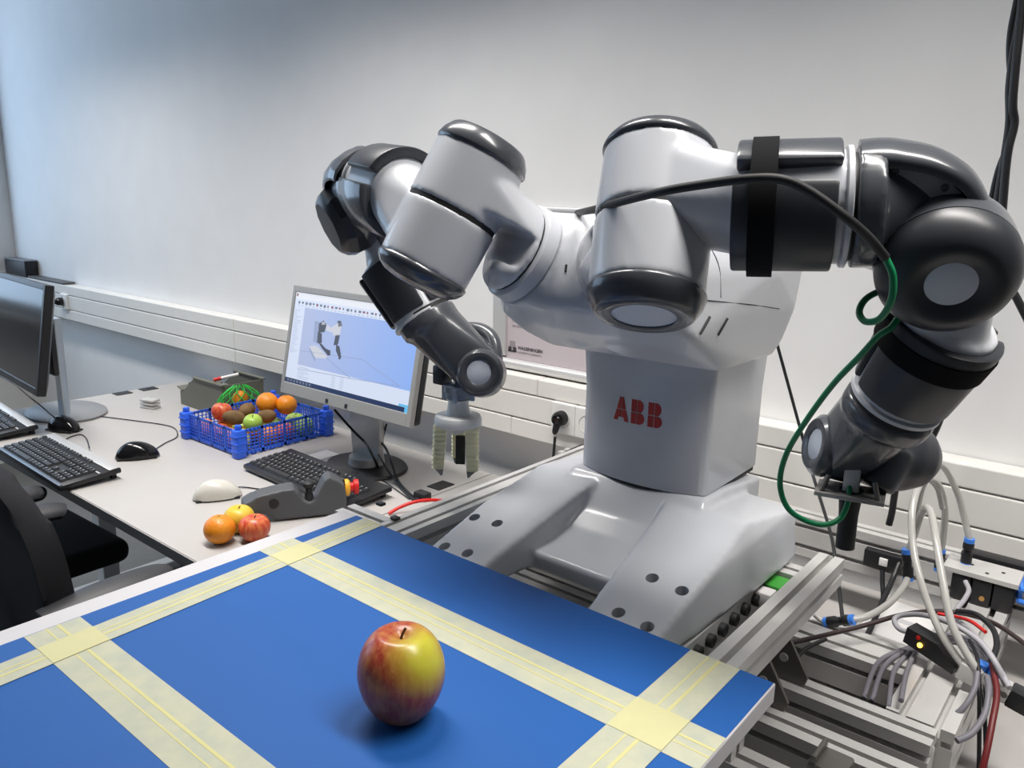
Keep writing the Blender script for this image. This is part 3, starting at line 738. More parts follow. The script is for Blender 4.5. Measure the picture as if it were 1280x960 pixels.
# ------------------------------------------------------------------ fruit
def fruit_mat(name, c0, c1, stripes=0, rough=.35, green=None, bump=.0, spots=0.0):
    m = bpy.data.materials.new(name); m.use_nodes = True; nt = m.node_tree; b = nt.nodes['Principled BSDF']; b.inputs['Roughness'].default_value = rough
    tc = nt.nodes.new('ShaderNodeTexCoord'); mp = nt.nodes.new('ShaderNodeMapping'); nt.links.new(tc.outputs['Object'], mp.inputs['Vector'])
    nz = nt.nodes.new('ShaderNodeTexNoise'); nz.inputs['Detail'].default_value = 6
    if stripes: mp.inputs['Scale'].default_value = (1, 1, .12); nz.inputs['Scale'].default_value = stripes
    else: nz.inputs['Scale'].default_value = 25
    nt.links.new(mp.outputs[0], nz.inputs['Vector'])
    cr = nt.nodes.new('ShaderNodeValToRGB'); cr.color_ramp.elements[0].color = (*c0, 1); cr.color_ramp.elements[1].color = (*c1, 1)
    cr.color_ramp.elements[0].position = .35; cr.color_ramp.elements[1].position = .68
    nt.links.new(nz.outputs[0], cr.inputs[0]); last = cr.outputs[0]
    if green:
        (gc, gr_, gcol) = green
        vm = nt.nodes.new('ShaderNodeVectorMath'); vm.operation = 'DISTANCE'; vm.inputs[1].default_value = gc; nt.links.new(tc.outputs['Object'], vm.inputs[0])
        mr = nt.nodes.new('ShaderNodeMapRange'); mr.inputs[1].default_value = gr_*1.25; mr.inputs[2].default_value = gr_*.35; nt.links.new(vm.outputs['Value'], mr.inputs[0])
        n2 = nt.nodes.new('ShaderNodeTexNoise'); n2.inputs['Scale'].default_value = 60; nt.links.new(tc.outputs['Object'], n2.inputs['Vector'])
        ma = nt.nodes.new('ShaderNodeMath'); ma.operation = 'MULTIPLY_ADD'; ma.inputs[1].default_value = .5; ma.inputs[2].default_value = -.25; nt.links.new(n2.outputs[0], ma.inputs[0])
        ad = nt.nodes.new('ShaderNodeMath'); ad.operation = 'ADD'; ad.use_clamp = True; nt.links.new(mr.outputs[0], ad.inputs[0]); nt.links.new(ma.outputs[0], ad.inputs[1])
        mx = nt.nodes.new('ShaderNodeMix'); mx.data_type = 'RGBA'; mx.inputs[7].default_value = (*gcol, 1); nt.links.new(ad.outputs[0], mx.inputs[0]); nt.links.new(last, mx.inputs[6]); last = mx.outputs[2]
    if spots:
        vo = nt.nodes.new('ShaderNodeTexVoronoi'); vo.inputs['Scale'].default_value = 190; nt.links.new(tc.outputs['Object'], vo.inputs['Vector'])
        lt = nt.nodes.new('ShaderNodeMapRange'); lt.inputs[1].default_value = .22; lt.inputs[2].default_value = .08; lt.inputs[4].default_value = spots; nt.links.new(vo.outputs['Distance'], lt.inputs[0])
        mx = nt.nodes.new('ShaderNodeMix'); mx.data_type = 'RGBA'; mx.inputs[7].default_value = (.62, .36, .17, 1); nt.links.new(lt.outputs[0], mx.inputs[0]); nt.links.new(last, mx.inputs[6]); last = mx.outputs[2]
    nt.links.new(last, b.inputs['Base Color'])
    if bump:
        vo = nt.nodes.new('ShaderNodeTexVoronoi'); vo.inputs['Scale'].default_value = 260; nt.links.new(tc.outputs['Object'], vo.inputs['Vector'])
        bp = nt.nodes.new('ShaderNodeBump'); bp.inputs['Strength'].default_value = bump; bp.inputs['Distance'].default_value = .002; nt.links.new(vo.outputs['Distance'], bp.inputs['Height']); nt.links.new(bp.outputs[0], b.inputs['Normal'])
    return m
def apple_prof(r, h, n=36):
    # outline of an apple: dimple on top and a small one below
    out = []
    for k in range(n+1):
        a = -PI/2+PI*k/n
        rr = r*math.cos(a)**.82 if math.cos(a) > 0 else 0
        z = h/2*math.sin(a)
        if a > 0: rr *= 1.0+.02*math.sin(a*2)
        else: rr *= 1-.10*math.sin(-a)
        d = max(0, 1-rr/(r*.62)); z += (-h*.13*d**1.5 if a > 0 else h*.05*d**1.5)
        out.append((max(rr, 0), z))
    out[0] = (0, out[0][1]); out[-1] = (0, out[-1][1]); return out
STEM = mat('fruit_stem', (.10, .055, .02), .7)
def fruit(name, kind, r, loc, m, label, group=None, rot=(0, 0, 0), h=None):
    if kind == 'apple':
        h = h or r*1.85; t = thing(name, label, 'apple', loc, group=group)
        bm = newbm(); lathe(bm, apple_prof(r, h), 48, Matrix.Translation((0, 0, h*.468)), cap=False)
        o = obj('skin', bm, m, t, angle=180); o.rotation_euler = rot
        bm = newbm(); tube(bm, [(0, 0, h*.80), (.001, 0, h*.88), (.004, .002, h*.97)], .0013, 8, 4); s_ = obj('stem', bm, STEM, t); s_.rotation_euler = rot
        return t
    bm = newbm()
    if kind == 'orange':
        n = 30; pr = []
        for k in range(n+1):
            a = -PI/2+PI*k/n; rr = r*math.cos(a); z = r*.94*math.sin(a)
            if a > 1.35: z -= r*.03
            pr.append((max(0, rr), z+r*.94))
        pr[0] = (0, pr[0][1]); pr[-1] = (0, pr[-1][1]); lathe(bm, pr, 36, cap=False)
        t = thing(name, label, 'orange', loc, group=group); obj('peel', bm, m, t, angle=180).rotation_euler = rot
        b = newbm(); lathe(b, [(0, r*1.85), (.003, r*1.86), (.0035, r*1.835), (0, r*1.80)], 8, cap=False); obj('calyx', b, mat('calyx', (.10, .14, .03), .7), t).rotation_euler = rot
        return t
    if kind == 'pear':
        pr = [(0, 0), (r*.45, .03*r), (r*.85, .35*r), (r, .85*r), (r*.9, 1.35*r), (r*.6, 1.85*r), (r*.42, 2.2*r), (r*.25, 2.4*r), (0, 2.42*r)]
        P = cat([(a, 0, b) for a, b in pr], 4); lathe(bm, [(max(0, q.x), q.z) for q in P][:-1]+[(0, 2.42*r)], 32, cap=False)
        t = thing(name, label, 'pear', loc, group=group); o = obj('skin', bm, m, t, angle=180); o.rotation_euler = rot
        b = newbm(); tube(b, [(0, 0, 2.38*r), (.002, 0, 2.55*r), (.004, 0, 2.75*r)], .0014, 8, 3); obj('stem', b, STEM, t).rotation_euler = rot
        return t
    if kind == 'kiwi':
        ball(bm, (0, 0, r*.82), r, (1.25, .85, .82), 28); o = obj(name, bm, m, None, angle=180); o.location = loc; o.rotation_euler = rot
        return tag(o, label, 'kiwi', group)
    if kind == 'lemon':
        pr = [(0, -1.35*r), (r*.14, -1.3*r), (r*.3, -1.15*r), (r*.75, -.75*r), (r, 0), (r*.75, .75*r), (r*.3, 1.15*r), (r*.16, 1.3*r), (0, 1.36*r)]
        lathe(bm, pr, 28, Matrix.Translation((0, 0, r)) @ Matrix.Rotation(PI/2, 4, 'Y'), cap=False); o = obj(name, bm, m, None, angle=180); o.location = loc; o.rotation_euler = rot
        return tag(o, label, 'lemon', group)
AP1 = fruit_mat('apple_skin_striped', (.28, .022, .016), (.44, .13, .045), 150, .30, green=((.036, .004, .078), .036, (.50, .47, .04)), spots=.35)
AP2 = fruit_mat('apple_skin_red', (.52, .03, .02), (.70, .22, .07), 130, .35)
AP3 = fruit_mat('apple_skin_yellow', (.66, .44, .03), (.70, .52, .07), 0, .4)
APG = fruit_mat('apple_skin_green', (.30, .48, .06), (.42, .55, .12), 0, .35)
ORA = fruit_mat('orange_peel', (.74, .22, .008), (.82, .30, .015), 0, .42, bump=.25)
KIW = fruit_mat('kiwi_skin', (.12, .065, .022), (.21, .12, .045), 0, .8, bump=.3)
PEA = fruit_mat('pear_skin', (.45, .45, .10), (.55, .50, .14), 0, .45)
ap = at(489, 906, z=1.0093)
a0 = fruit('apple', 'apple', .0405, (ap.x-.003, ap.y+.016, 1.0094), AP1, 'large red and green apple standing on the blue sheet', h=.094)
p = at(272, 683, z=.74); fruit('orange', 'orange', .0335, (p.x-.012, p.y+.014, .7402), ORA, 'orange lying on the white desk beside a red apple')
p = at(315, 678, z=.74); fruit('apple', 'apple', .034, (p.x-.006, p.y+.012, .7402), AP2, 'small red apple lying on the desk near the board edge', h=.060, rot=(0, 0, .6))
py_ = at(299, 650, z=.771); fruit('apple', 'apple', .034, (py_.x-.010, py_.y+.006, .7402), AP3, 'yellow apple lying on the desk behind the orange', h=.062)

# ------------------------------------------------------------------ monitors
def emis(name, c, s=1.0):
    return mat(name, tuple(k*.15 for k in c), .35, emit=c, es=s)
def mon_matrix(bl, u, v):
    u = Vector(u).normalized(); v = Vector(v); v = (v-u*v.dot(u)).normalized(); n = u.cross(v)
    M = Matrix((u, v, n)).transposed().to_4x4(); M.translation = Vector(bl); return M
def mpart(name, bm, m, parent, M, smooth=False):
    bm.transform(M); return obj(name, bm, m, parent, smooth=smooth)
MW, MH = .531, .306
M1 = mon_matrix((-1.903, 1.30, .932), (1, 0.0, 0), (0, .061, .299))
mon = thing('monitor', 'silver monitor showing a simulated robot beside the real robot', 'monitor', (-1.66, 1.42, .74), world=True)
bm = newbm()
boxb(0, .013, 0, MH, -.012, .004, .002, bm=bm); boxb(MW-.016, MW, 0, MH, -.012, .004, .002, bm=bm)
boxb(.012, MW-.015, MH-.018, MH, -.012, .004, .002, bm=bm); boxb(.012, MW-.015, 0, .034, -.012, .004, .002, bm=bm)
bez = mpart('bezel', bm, BEZEL, mon, M1)
b = newbm(); boxb(.004, MW-.004, .004, MH-.004, -.040, -.0125, .008, bm=b); mpart('back_shell', b, BLACKP, mon, M1)
for x in (.205, .285):
    b = newbm(); boxb(x, x+.010, .006, .017, .0042, .0055, .0005, bm=b); mpart('button', b, BLACKP, bez, M1).location = (0, 0, 0)
SX0, SX1, SY0, SY1 = .013, MW-.016, .034, MH-.018
def scr(bm, u0, v0, u1, v1, z, mi):
    x0, x1 = SX0+(SX1-SX0)*u0, SX0+(SX1-SX0)*u1; y0, y1 = SY0+(SY1-SY0)*v0, SY0+(SY1-SY0)*v1
    f = bm.faces.new([bm.verts.new(q) for q in ((x0, y0, z), (x1, y0, z), (x1, y1, z), (x0, y1, z))]); f.material_index = mi
def scrp(bm, poly, z, mi):
    f = bm.faces.new([bm.verts.new((SX0+(SX1-SX0)*u, SY0+(SY1-SY0)*v, z)) for u, v in poly]); f.material_index = mi
SB = .95
vp = bpy.data.materials.new('screen_viewport'); vp.use_nodes = True; nt = vp.node_tree; pb = nt.nodes['Principled BSDF']
pb.inputs['Base Color'].default_value = (.03, .04, .05, 1); pb.inputs['Roughness'].default_value = .3
tc = nt.nodes.new('ShaderNodeTexCoord'); sx = nt.nodes.new('ShaderNodeSeparateXYZ'); nt.links.new(tc.outputs['Object'], sx.inputs[0])
mr = nt.nodes.new('ShaderNodeMapRange'); mr.inputs[1].default_value = -1.86; mr.inputs[2].default_value = -1.40; nt.links.new(sx.outputs[0], mr.inputs[0])
cr = nt.nodes.new('ShaderNodeValToRGB'); cr.color_ramp.elements[0].color = (.42, .46, .66, 1); cr.color_ramp.elements[1].color = (.26, .42, .86, 1)
nt.links.new(mr.outputs[0], cr.inputs[0]); nt.links.new(cr.outputs[0], pb.inputs['Emission Color']); pb.inputs['Emission Strength'].default_value = SB
scm = [vp, emis('screen_ribbon', (.62, .68, .82), SB), emis('screen_panel', (.60, .66, .80), SB), emis('screen_bar', (.015, .03, .09), SB), emis('screen_ink', (.16, .18, .24), SB),
       emis('screen_figure_light', (.55, .56, .62), SB), emis('screen_figure_dark', (.07, .075, .10), SB), emis('screen_line', (.28, .33, .50), SB), emis('screen_accent', (.10, .45, .75), SB), emis('screen_title', (.72, .74, .80), SB), emis('screen_red', (.25, .12, .14), SB)]
bm = newbm()
scr(bm, 0, 0, 1, 1, 0.0005, 0)
scr(bm, 0, .93, 1, 1, .0008, 9); scr(bm, 0, .845, 1, .93, .0008, 1); scr(bm, 0, .05, .095, .845, .0008, 2)
scr(bm, .095, .05, 1, .215, .0008, 2); scr(bm, 0, 0, 1, .05, .0008, 3)
scr(bm, .93, .052, 1, .075, .0010, 8); scr(bm, .975, 0, 1, .05, .0011, 8); scr(bm, .008, .955, .022, .985, .0011, 10)
rs = random.Random(3)
for k in range(30):
    u = .03+k*.032; 
    if u > .97: break
    scr(bm, u, .875+rs.random()*.01, u+.010+rs.random()*.012, .905, .0011, 4 if rs.random() < .7 else 10)
    scr(bm, u, .858, u+.016, .862, .0011, 4)
for k in range(22):
    scr(bm, .012, .80-k*.022, .03+rs.random()*.045, .804-k*.022, .0011, 7)
for k in range(7):
    scr(bm, .105, .19-k*.02, .16+rs.random()*.07, .194-k*.02, .0011, 7); scr(bm, .40, .19-k*.02, .43, .194-k*.02, .0011, 7); scr(bm, .47, .19-k*.02, .50, .194-k*.02, .0011, 7)
for k in range(8): scr(bm, .02+k*.028, .015, .036+k*.028, .038, .0011, 4)
def ln(u0, v0, u1, v1, w=.003):
    du, dv = u1-u0, v1-v0; L = math.hypot(du, dv); nx, ny = -dv/L*w, du/L*w; scrp(bm, [(u0+nx, v0+ny), (u1+nx, v1+ny), (u1-nx, v1-ny), (u0-nx, v0-ny)], .0011, 7)
ln(.095, .37, .62, .42); ln(.62, .42, .92, .24); ln(.33, .36, .55, .20); ln(.55, .20, .92, .24); ln(.10, .17, .55, .20)
# the small simulated robot on the screen
scrp(bm, [(.175, .44), (.24, .33), (.33, .345), (.345, .37), (.24, .46)], .0011, 5); scrp(bm, [(.175, .44), (.24, .33), (.245, .28), (.185, .39)], .0012, 7)
scrp(bm, [(.195, .72), (.235, .72), (.255, .48), (.205, .50)], .0012, 7)
for poly, mi in (([(.235, .70), (.27, .74), (.30, .70), (.29, .62), (.24, .60)], 6), ([(.255, .72), (.28, .73), (.29, .70), (.26, .69)], 5), ([(.30, .71), (.35, .67), (.36, .63), (.30, .64)], 5),
                 ([(.34, .68), (.40, .75), (.425, .73), (.42, .62), (.37, .60)], 5), ([(.385, .76), (.41, .77), (.43, .72), (.40, .70)], 6), ([(.385, .62), (.42, .62), (.415, .52), (.38, .50)], 6),
                 ([(.40, .52), (.43, .50), (.45, .42), (.43, .40), (.405, .45)], 6), ([(.43, .42), (.455, .41), (.45, .37), (.435, .37)], 6), ([(.235, .61), (.27, .60), (.28, .50), (.24, .49)], 6),
                 ([(.25, .50), (.28, .49), (.35, .42), (.345, .385), (.29, .44)], 6), ([(.32, .45), (.36, .44), (.365, .39), (.34, .38)], 6)): scrp(bm, poly, .0014, mi)
for f in bm.faces: f.normal_update()
bm.transform(M1); bmesh.ops.recalc_face_normals(bm, faces=bm.faces)
nrm = M1.to_3x3() @ Vector((0, 0, 1))
for f in bm.faces:
    if f.normal.dot(nrm) < 0: f.normal_flip()
me = bpy.data.meshes.new('screen'); bm.to_mesh(me); bm.free(); link('screen', me, scm, mon, smooth=False)
# stand
b = newbm(); prism(b, [(-.055, .02), (.055, .02), (.062, .12), (.062, .26), (-.062, .26), (-.062, .12)], .018, Matrix(((1, 0, 0, -1.655), (0, 0, 1, 1.395), (0, 1, 0, .74), (0, 0, 0, 1))), bev=.004); obj('stand_column', b, SILVER, mon)
b = newbm(); cyl(b, (-1.655, 1.40, .745), (-1.655, 1.40, .775), .052, .048); obj('stand_collar', b, SILVER, mon)
b = newbm(); lathe(b, [(.125, .7405), (.128, .744), (.124, .750), (.06, .754), (0, .754)], 48, Matrix.Translation((-1.655, 1.40, 0)) @ Matrix.Diagonal((1, .80, 1, 1)), cap=False); obj('stand_base', b, BLACKP, mon)
b = newbm(); boxb(-1.71, -1.60, 1.37, 1.414, .95, 1.05, .006, bm=b); obj('tilt_mount', b, BLACKP, mon)

mon2 = thing('monitor', 'black monitor with a dark screen at the left picture edge', 'monitor', (-2.78, 1.0, .74), world=True)
u2 = Vector((.993, -.08, 0)); M2m = mon_matrix(Vector((-2.562, .905, .872))-u2*.52, u2, (0.02, .053, .328)); W2, H2 = .52, .335
bm = newbm()
boxb(0, .016, 0, H2, -.02, .005, .002, bm=bm); boxb(W2-.018, W2, 0, H2, -.02, .005, .002, bm=bm); boxb(.015, W2-.017, H2-.016, H2, -.02, .005, .002, bm=bm); boxb(.015, W2-.017, 0, .022, -.02, .005, .002, bm=bm)
mpart('bezel', bm, BLACKP, mon2, M2m)
b = newbm(); boxb(.015, W2-.017, .021, H2-.015, -.01, .002, 0, bm=b); mpart('screen', b, BLACKG, mon2, M2m)
b = newbm(); hull(b, [Vector(q) for q in ((.001, .001, -.02), (W2-.001, .001, -.02), (.001, H2-.001, -.02), (W2-.001, H2-.001, -.02), (.04, .03, -.036), (W2-.04, .03, -.036), (.04, H2-.03, -.036), (W2-.04, H2-.03, -.036))]); mpart('back_shell', b, BLACKP, mon2, M2m)
SBLUE = mat('stand_metal', (.40, .46, .52), .3, metal=.4)
lo = Vector((-2.76, 1.03, .744)); hi = Vector((-2.68, 1.02, 1.06))
b = newbm(); prism(b, [(-.03, 0), (.03, 0), (.022, .12), (.03, .33), (-.03, .33), (-.022, .12)], .022, axm(lo, (.05, -1, 0)) if False else Matrix(((.97, 0, .1, -2.715), (-.1, 0, 1, 1.02), (0, 1, 0, .752), (0, 0, 0, 1))), bev=.004); obj('stand_column', b, SBLUE, mon2)
b = newbm(); boxb(-2.745, -2.685, 1.0, 1.018, .90, 1.07, .005, bm=b); obj('column_cover', b, BLACKP, mon2)
b = newbm(); lathe(b, [(.15, .7405), (.152, .748), (.14, .754), (0, .756)], 40, Matrix.Translation((-2.815, 1.075, 0)) @ Matrix.Diagonal((1, .78, 1, 1)), cap=False); obj('stand_base', b, mat('base_grey', (.22, .225, .235), .4), mon2)

# ------------------------------------------------------------------ keyboards
KEYM = mat('key_black', (.022, .022, .024), .45); KEYT = mat('key_legend', (.45, .45, .45), .5)
def keyboard(loc, rz, label, silver, W=.445, D=.155):
    t = thing('keyboard', label, 'keyboard', loc, rz, group='keyboards on the desk')
    tilt = Matrix.Rotation(math.radians(4.5), 4, 'X') @ Matrix.Translation((0, 0, .004))
    bm = newbm(); boxb(-W/2, W/2, -D/2, D/2, .008, .022, .004, bm=bm, M=tilt); body = obj('body', bm, BLACKP, t)
    body.location = (0, 0, -.001)
    if silver:
        bm = newbm(); boxb(-W/2+.003, W/2-.003, D/2-.030, D/2-.003, .0215, .0235, .001, bm=bm, M=tilt); obj('silver_strip', bm, SILVER, t)
        bm = newbm(); boxb(-W/2+.003, W/2-.003, -D/2+.001, -D/2+.010, .0215, .0228, .001, bm=bm, M=tilt); obj('front_strip', bm, mat('kb_blue_grey', (.10, .13, .18), .35), t)
        bm = newbm(); boxb(-W/2+.003, W/2-.003, D/2-.0565, D/2-.052, .0215, .0232, .0005, bm=bm, M=tilt); obj('divider_strip', bm, SILVER, t)
    bm = newbm(); pitch = .0187
    def key(x0, x1, y0, y1, zt=.0275):
        hull(bm, [tilt @ Vector(q) for q in ((x0, y0, .021), (x1, y0, .021), (x0, y1, .021), (x1, y1, .021), (x0+.0025, y0+.003, zt), (x1-.0025, y0+.003, zt), (x0+.0025, y1-.0015, zt), (x1-.0025, y1-.0015, zt))])
        cx, cy = x0+.006, y1-.006
        f = bm.faces.new([bm.verts.new(tilt @ Vector(q)) for q in ((cx, cy, zt+.0002), (cx+.003, cy, zt+.0002), (cx+.003, cy+.003, zt+.0002), (cx, cy+.003, zt+.0002))]); f.material_index = 1
    yb = -D/2+.013; x0 = -W/2+.010
    rows = [[1.25, 1.25, 1.25, 6.25, 1.25, 1.25, 1.25, 1.25], [2.25]+[1]*10+[2.75], [1.75]+[1]*11+[2.25], [1.5]+[1]*12+[1.5], [1]*13+[2]]
    p = .0182
    for j, rw in enumerate(rows):
        x = x0
        for wk in rw: key(x+.0006, x+wk*p-.0006, yb+j*p+.0006, yb+(j+1)*p-.0006); x += wk*p
        xx = x0+15.35*p
        for k in range(3):
            if j in (3, 4) or j == 0 or (j == 1 and k == 1): key(xx+k*p+.0006, xx+(k+1)*p-.0006, yb+j*p+.0006, yb+(j+1)*p-.0006)
        xx = x0+18.7*p
        for k in range(4): key(xx+k*p*.98+.0006, xx+(k+1)*p*.98-.0006, yb+j*p+.0006, yb+(j+1)*p-.0006)
    for k in range(13):
        x = x0+k*1.0*p+(k > 0)*p*.6+(k > 4)*p*.4+(k > 8)*p*.4
        key(x+.001, x+p-.001, yb+5.55*p, yb+6.25*p, .0262)
    for k in range(3): xx = x0+(15.35+k)*p; key(xx+.001, xx+p-.001, yb+5.55*p, yb+6.25*p, .0262)
    o = obj('keys', bm, [KEYM, KEYT], t, smooth=False); o['kind'] = 'stuff'
    for sx in (-1, 1):
        b = newbm(); boxb(sx*(W/2-.03)-.012, sx*(W/2-.03)+.012, D/2-.02, D/2-.008, .0005, .020, .001, bm=b); obj('foot', b, BLACKP, t)
    return t
keyboard((-2.272, .832, .7402), math.radians(-1.5), 'black keyboard with silver strip nearest the office chair', True)
keyboard((-1.652, 1.222, .7402), math.radians(-2), 'all-black keyboard in front of the silver monitor', False)
keyboard((-2.845, .855, .7402), math.radians(-4), 'black keyboard with silver strip below the dark monitor', True)

# ------------------------------------------------------------------ mice
def mouse(loc, rz, label, m, L=.116, W=.062, H=.044, two=None):
    t = thing('computer_mouse', label, 'mouse', loc, rz, group='computer mice')
    bm = newbm(); rings = []; n = 20
    for k in range(n+1):
        u = k/n; x = (u-.5)*L; vv = min(abs(2*u-1), .985); wv = W/2*(1-vv**2.4)**.5
        q_ = (.42-u)/.42 if u < .42 else (u-.42)/.58; hz = H*max(.02, 1-min(1, q_)**2.1)**.62
        rings.append([bm.verts.new((x, wv*math.cos(PI*j/12), .004+hz*math.sin(PI*j/12)**.75)) for j in range(13)])
    for a, b in zip(rings, rings[1:]):
        for j in range(12): bm.faces.new((a[j], a[j+1], b[j+1], b[j]))
        bm.faces.new((a[0], b[0], b[12], a[12]))
    bm.faces.new(rings[0]); bm.faces.new(rings[-1])
    obj('shell', bm, m, t, angle=70)
    bm = newbm(); boxb(-L/2+.006, L/2-.006, -W/2+.006, W/2-.006, .0003, .006, .002, bm=bm); obj('underside', bm, BLACKP, t)
    bm = newbm(); cyl(bm, (L*.22, -.003, H*.72), (L*.22, .003, H*.72), .008, n=16); obj('scroll_wheel', bm, BLACKP, t)
    return t
p1 = at(272, 620, z=.745); mouse((p1.x, p1.y, .7402), math.radians(62), 'cream computer mouse behind the fruit', CREAM)
p2 = at(172, 570, z=.745); mouse((p2.x, p2.y, .7402), math.radians(60), 'black computer mouse on the open desk with its cord curving back', BLACKG)
p3 = at(80, 536, z=.745); mouse((p3.x, p3.y, .7402), math.radians(20), 'black computer mouse beside the dark monitor stand', BLACKG)
def dz(px, py, z=.7425): return at(px, py, z=z)
cable('thin_cable', [dz(192, 563), dz(206, 554), dz(221, 546), dz(219, 536), dz(205, 531), dz(170, 526), dz(130, 521), dz(92, 517), dz(70, 514), dz(52, 520)], .0016, BLACKP, 'thin black cord curving across the desk from the black mouse', 'cable', 8)
cable('thin_cable', [dz(292, 609, .746), dz(306, 609), dz(322, 611), dz(340, 613), dz(356, 616)], .0016, BLACKP, 'short grey-black cord of the cream mouse', 'cable', 8)
cable('thin_cable', [dz(112, 560, .75), dz(108, 548), dz(100, 543), dz(86, 547), dz(80, 552)], .0016, BLACKP, 'black cord rising from the back of the keyboard', 'cable', 8)
cable('thin_cable', [at(0, 470, y=.87), at(18, 480, y=.88), at(38, 497, y=.90), at(52, 508, y=.93), at(66, 520, y=.95), dz(78, 527)], .002, BLACKP, 'black cord hanging below the dark monitor', 'cable', 8)

# ------------------------------------------------------------------ fruit crate
cx0, cx1, cy0, cy1, cz, ch = -2.262, -1.980, 1.205, 1.515, .7405, .080
crate = thing('fruit_crate', 'blue plastic lattice crate filled with fruit', 'crate', ((cx0+cx1)/2, (cy0+cy1)/2, .74), world=True)
def lattice(x0, x1, y0, y1):
    bm = newbm(); alongx = abs(x1-x0) > abs(y1-y0); a0, a1 = (x0, x1) if alongx else (y0, y1); c = y0 if alongx else x0; th = .0035
    def bar(p0, p1, z0, z1):
        if alongx: boxb(p0, p1, c-th/2, c+th/2, z0, z1, bm=bm)
        else: boxb(c-th/2, c+th/2, p0, p1, z0, z1, bm=bm)
    bar(a0, a1, cz+.004, cz+.014); bar(a0, a1, cz+ch-.008, cz+ch)
    for k in range(1, 6): z = cz+.014+(ch-.022)*k/6; bar(a0, a1, z-.0011, z+.0011)
    n = 24
    for k in range(n+1):
        p = a0+(a1-a0)*k/n; wv = .0045 if k % 6 == 0 else .0011; bar(p-wv, p+wv, cz+.004, cz+ch)
    return bm
for a in ((cx0, cx1, cy0, cy0), (cx0, cx1, cy1, cy1), (cx0, cx0, cy0, cy1), (cx1, cx1, cy0, cy1)): obj('lattice_wall', lattice(*a), CRATE, crate, smooth=False)
for x in (cx0, cx1):
    for y in (cy0, cy1):
        b = newbm(); boxb(x-.016, x+.016, y-.016, y+.016, cz, cz+ch+.004, .005, bm=b); boxb(x-.010, x+.010, y-.004, y+.004, cz+ch+.003, cz+ch+.018, .003, bm=b); boxb(x-.004, x+.004, y-.010, y+.010, cz+ch+.003, cz+ch+.018, .003, bm=b)
        for z_ in (.02, .042, .064): boxb(x-.0175, x+.0175, y-.0175, y+.0175, cz+z_, cz+z_+.004, .001, bm=b)
        obj('corner_post', b, CRATE, crate)
        
bm = newbm()
for k in range(10): y = cy0+.02+(cy1-cy0-.04)*k/9; boxb(cx0+.002, cx1-.002, y-.008, y+.008, cz+.001, cz+.004, bm=bm)
obj('slatted_floor', bm, CRATE, crate, smooth=False)
G = 'fruit in the blue crate'
zl = cz+.0048
items = [('orange', 'orange', .031, (-2.215, 1.245, zl), ORA, 'orange in the crate corner next to the grey bin'),
 ('apple', 'apple', .031, (-2.150, 1.243, zl), AP2, 'reddish apple seen through the front lattice of the crate'),
 ('orange', 'orange', .031, (-2.083, 1.243, zl), ORA, 'orange behind the middle of the crate front lattice'),
 ('pear', 'pear', .027, (-2.024, 1.243, zl), PEA, 'yellowish pear standing behind the near crate corner'),
 ('orange', 'orange', .031, (-2.022, 1.315, zl), ORA, 'orange behind the crate side lattice, nearest the front post'),
 ('apple', 'apple', .031, (-2.020, 1.385, zl), AP2, 'red apple behind the middle of the crate side lattice'),
 ('apple', 'apple', .033, (-2.018, 1.460, zl), APG, 'green apple at the crate end near the monitor'),
 ('orange', 'orange', .031, (-2.215, 1.315, zl), ORA, 'orange deep along the far left crate wall'),
 ('apple', 'apple', .031, (-2.150, 1.313, zl), APG, 'green apple low in the middle of the crate'),
 ('orange', 'orange', .031, (-2.085, 1.318, zl), ORA, 'orange low in the crate under the kiwis'),
 ('apple', 'apple', .032, (-2.088, 1.398, zl), APG, 'green apple low in the crate under the two oranges'),
 ('apple', 'apple', .031, (-2.160, 1.385, zl), AP2, 'red apple low in the crate near the net bag'),
 ('apple', 'apple', .032, (-2.085, 1.468, zl), APG, 'pale green apple at the back of the crate'),
 ('kiwi', 'kiwi', .027, (-2.100, 1.262, zl+.058), KIW, 'brown kiwi lying at the front on top of the crate fruit'),
 ('kiwi', 'kiwi', .027, (-2.140, 1.335, zl+.060), KIW, 'brown kiwi lying in front of the left top orange'),
 ('kiwi', 'kiwi', .025, (-2.052, 1.350, zl+.056), KIW, 'brown kiwi below the right top orange'),
 ('apple', 'apple', .031, (-2.195, 1.280, zl+.050), AP2, 'russet red apple on top at the left of the crate'),
 ('apple', 'apple', .028, (-2.028, 1.285, zl+.052), APG, 'small green apple on top near the front crate post')]
for (n_, k_, r_, l_, m_, lb) in items: fruit(n_, k_, r_, l_, m_, lb, G, rot=(rs.uniform(-.3, .3), rs.uniform(-.3, .3), rs.uniform(0, 6)) if k_ != 'pear' else (0, 0, 0))
p = at(334, 503, y=1.375); fruit('orange', 'orange', .033, (p.x, 1.375, p.z-.031), ORA, 'left one of the two oranges on top of the crate fruit', G)
p = at(358, 506, y=1.415); fruit('orange', 'orange', .032, (p.x, 1.415, p.z-.030), ORA, 'right one of the two oranges on top of the crate fruit', G)
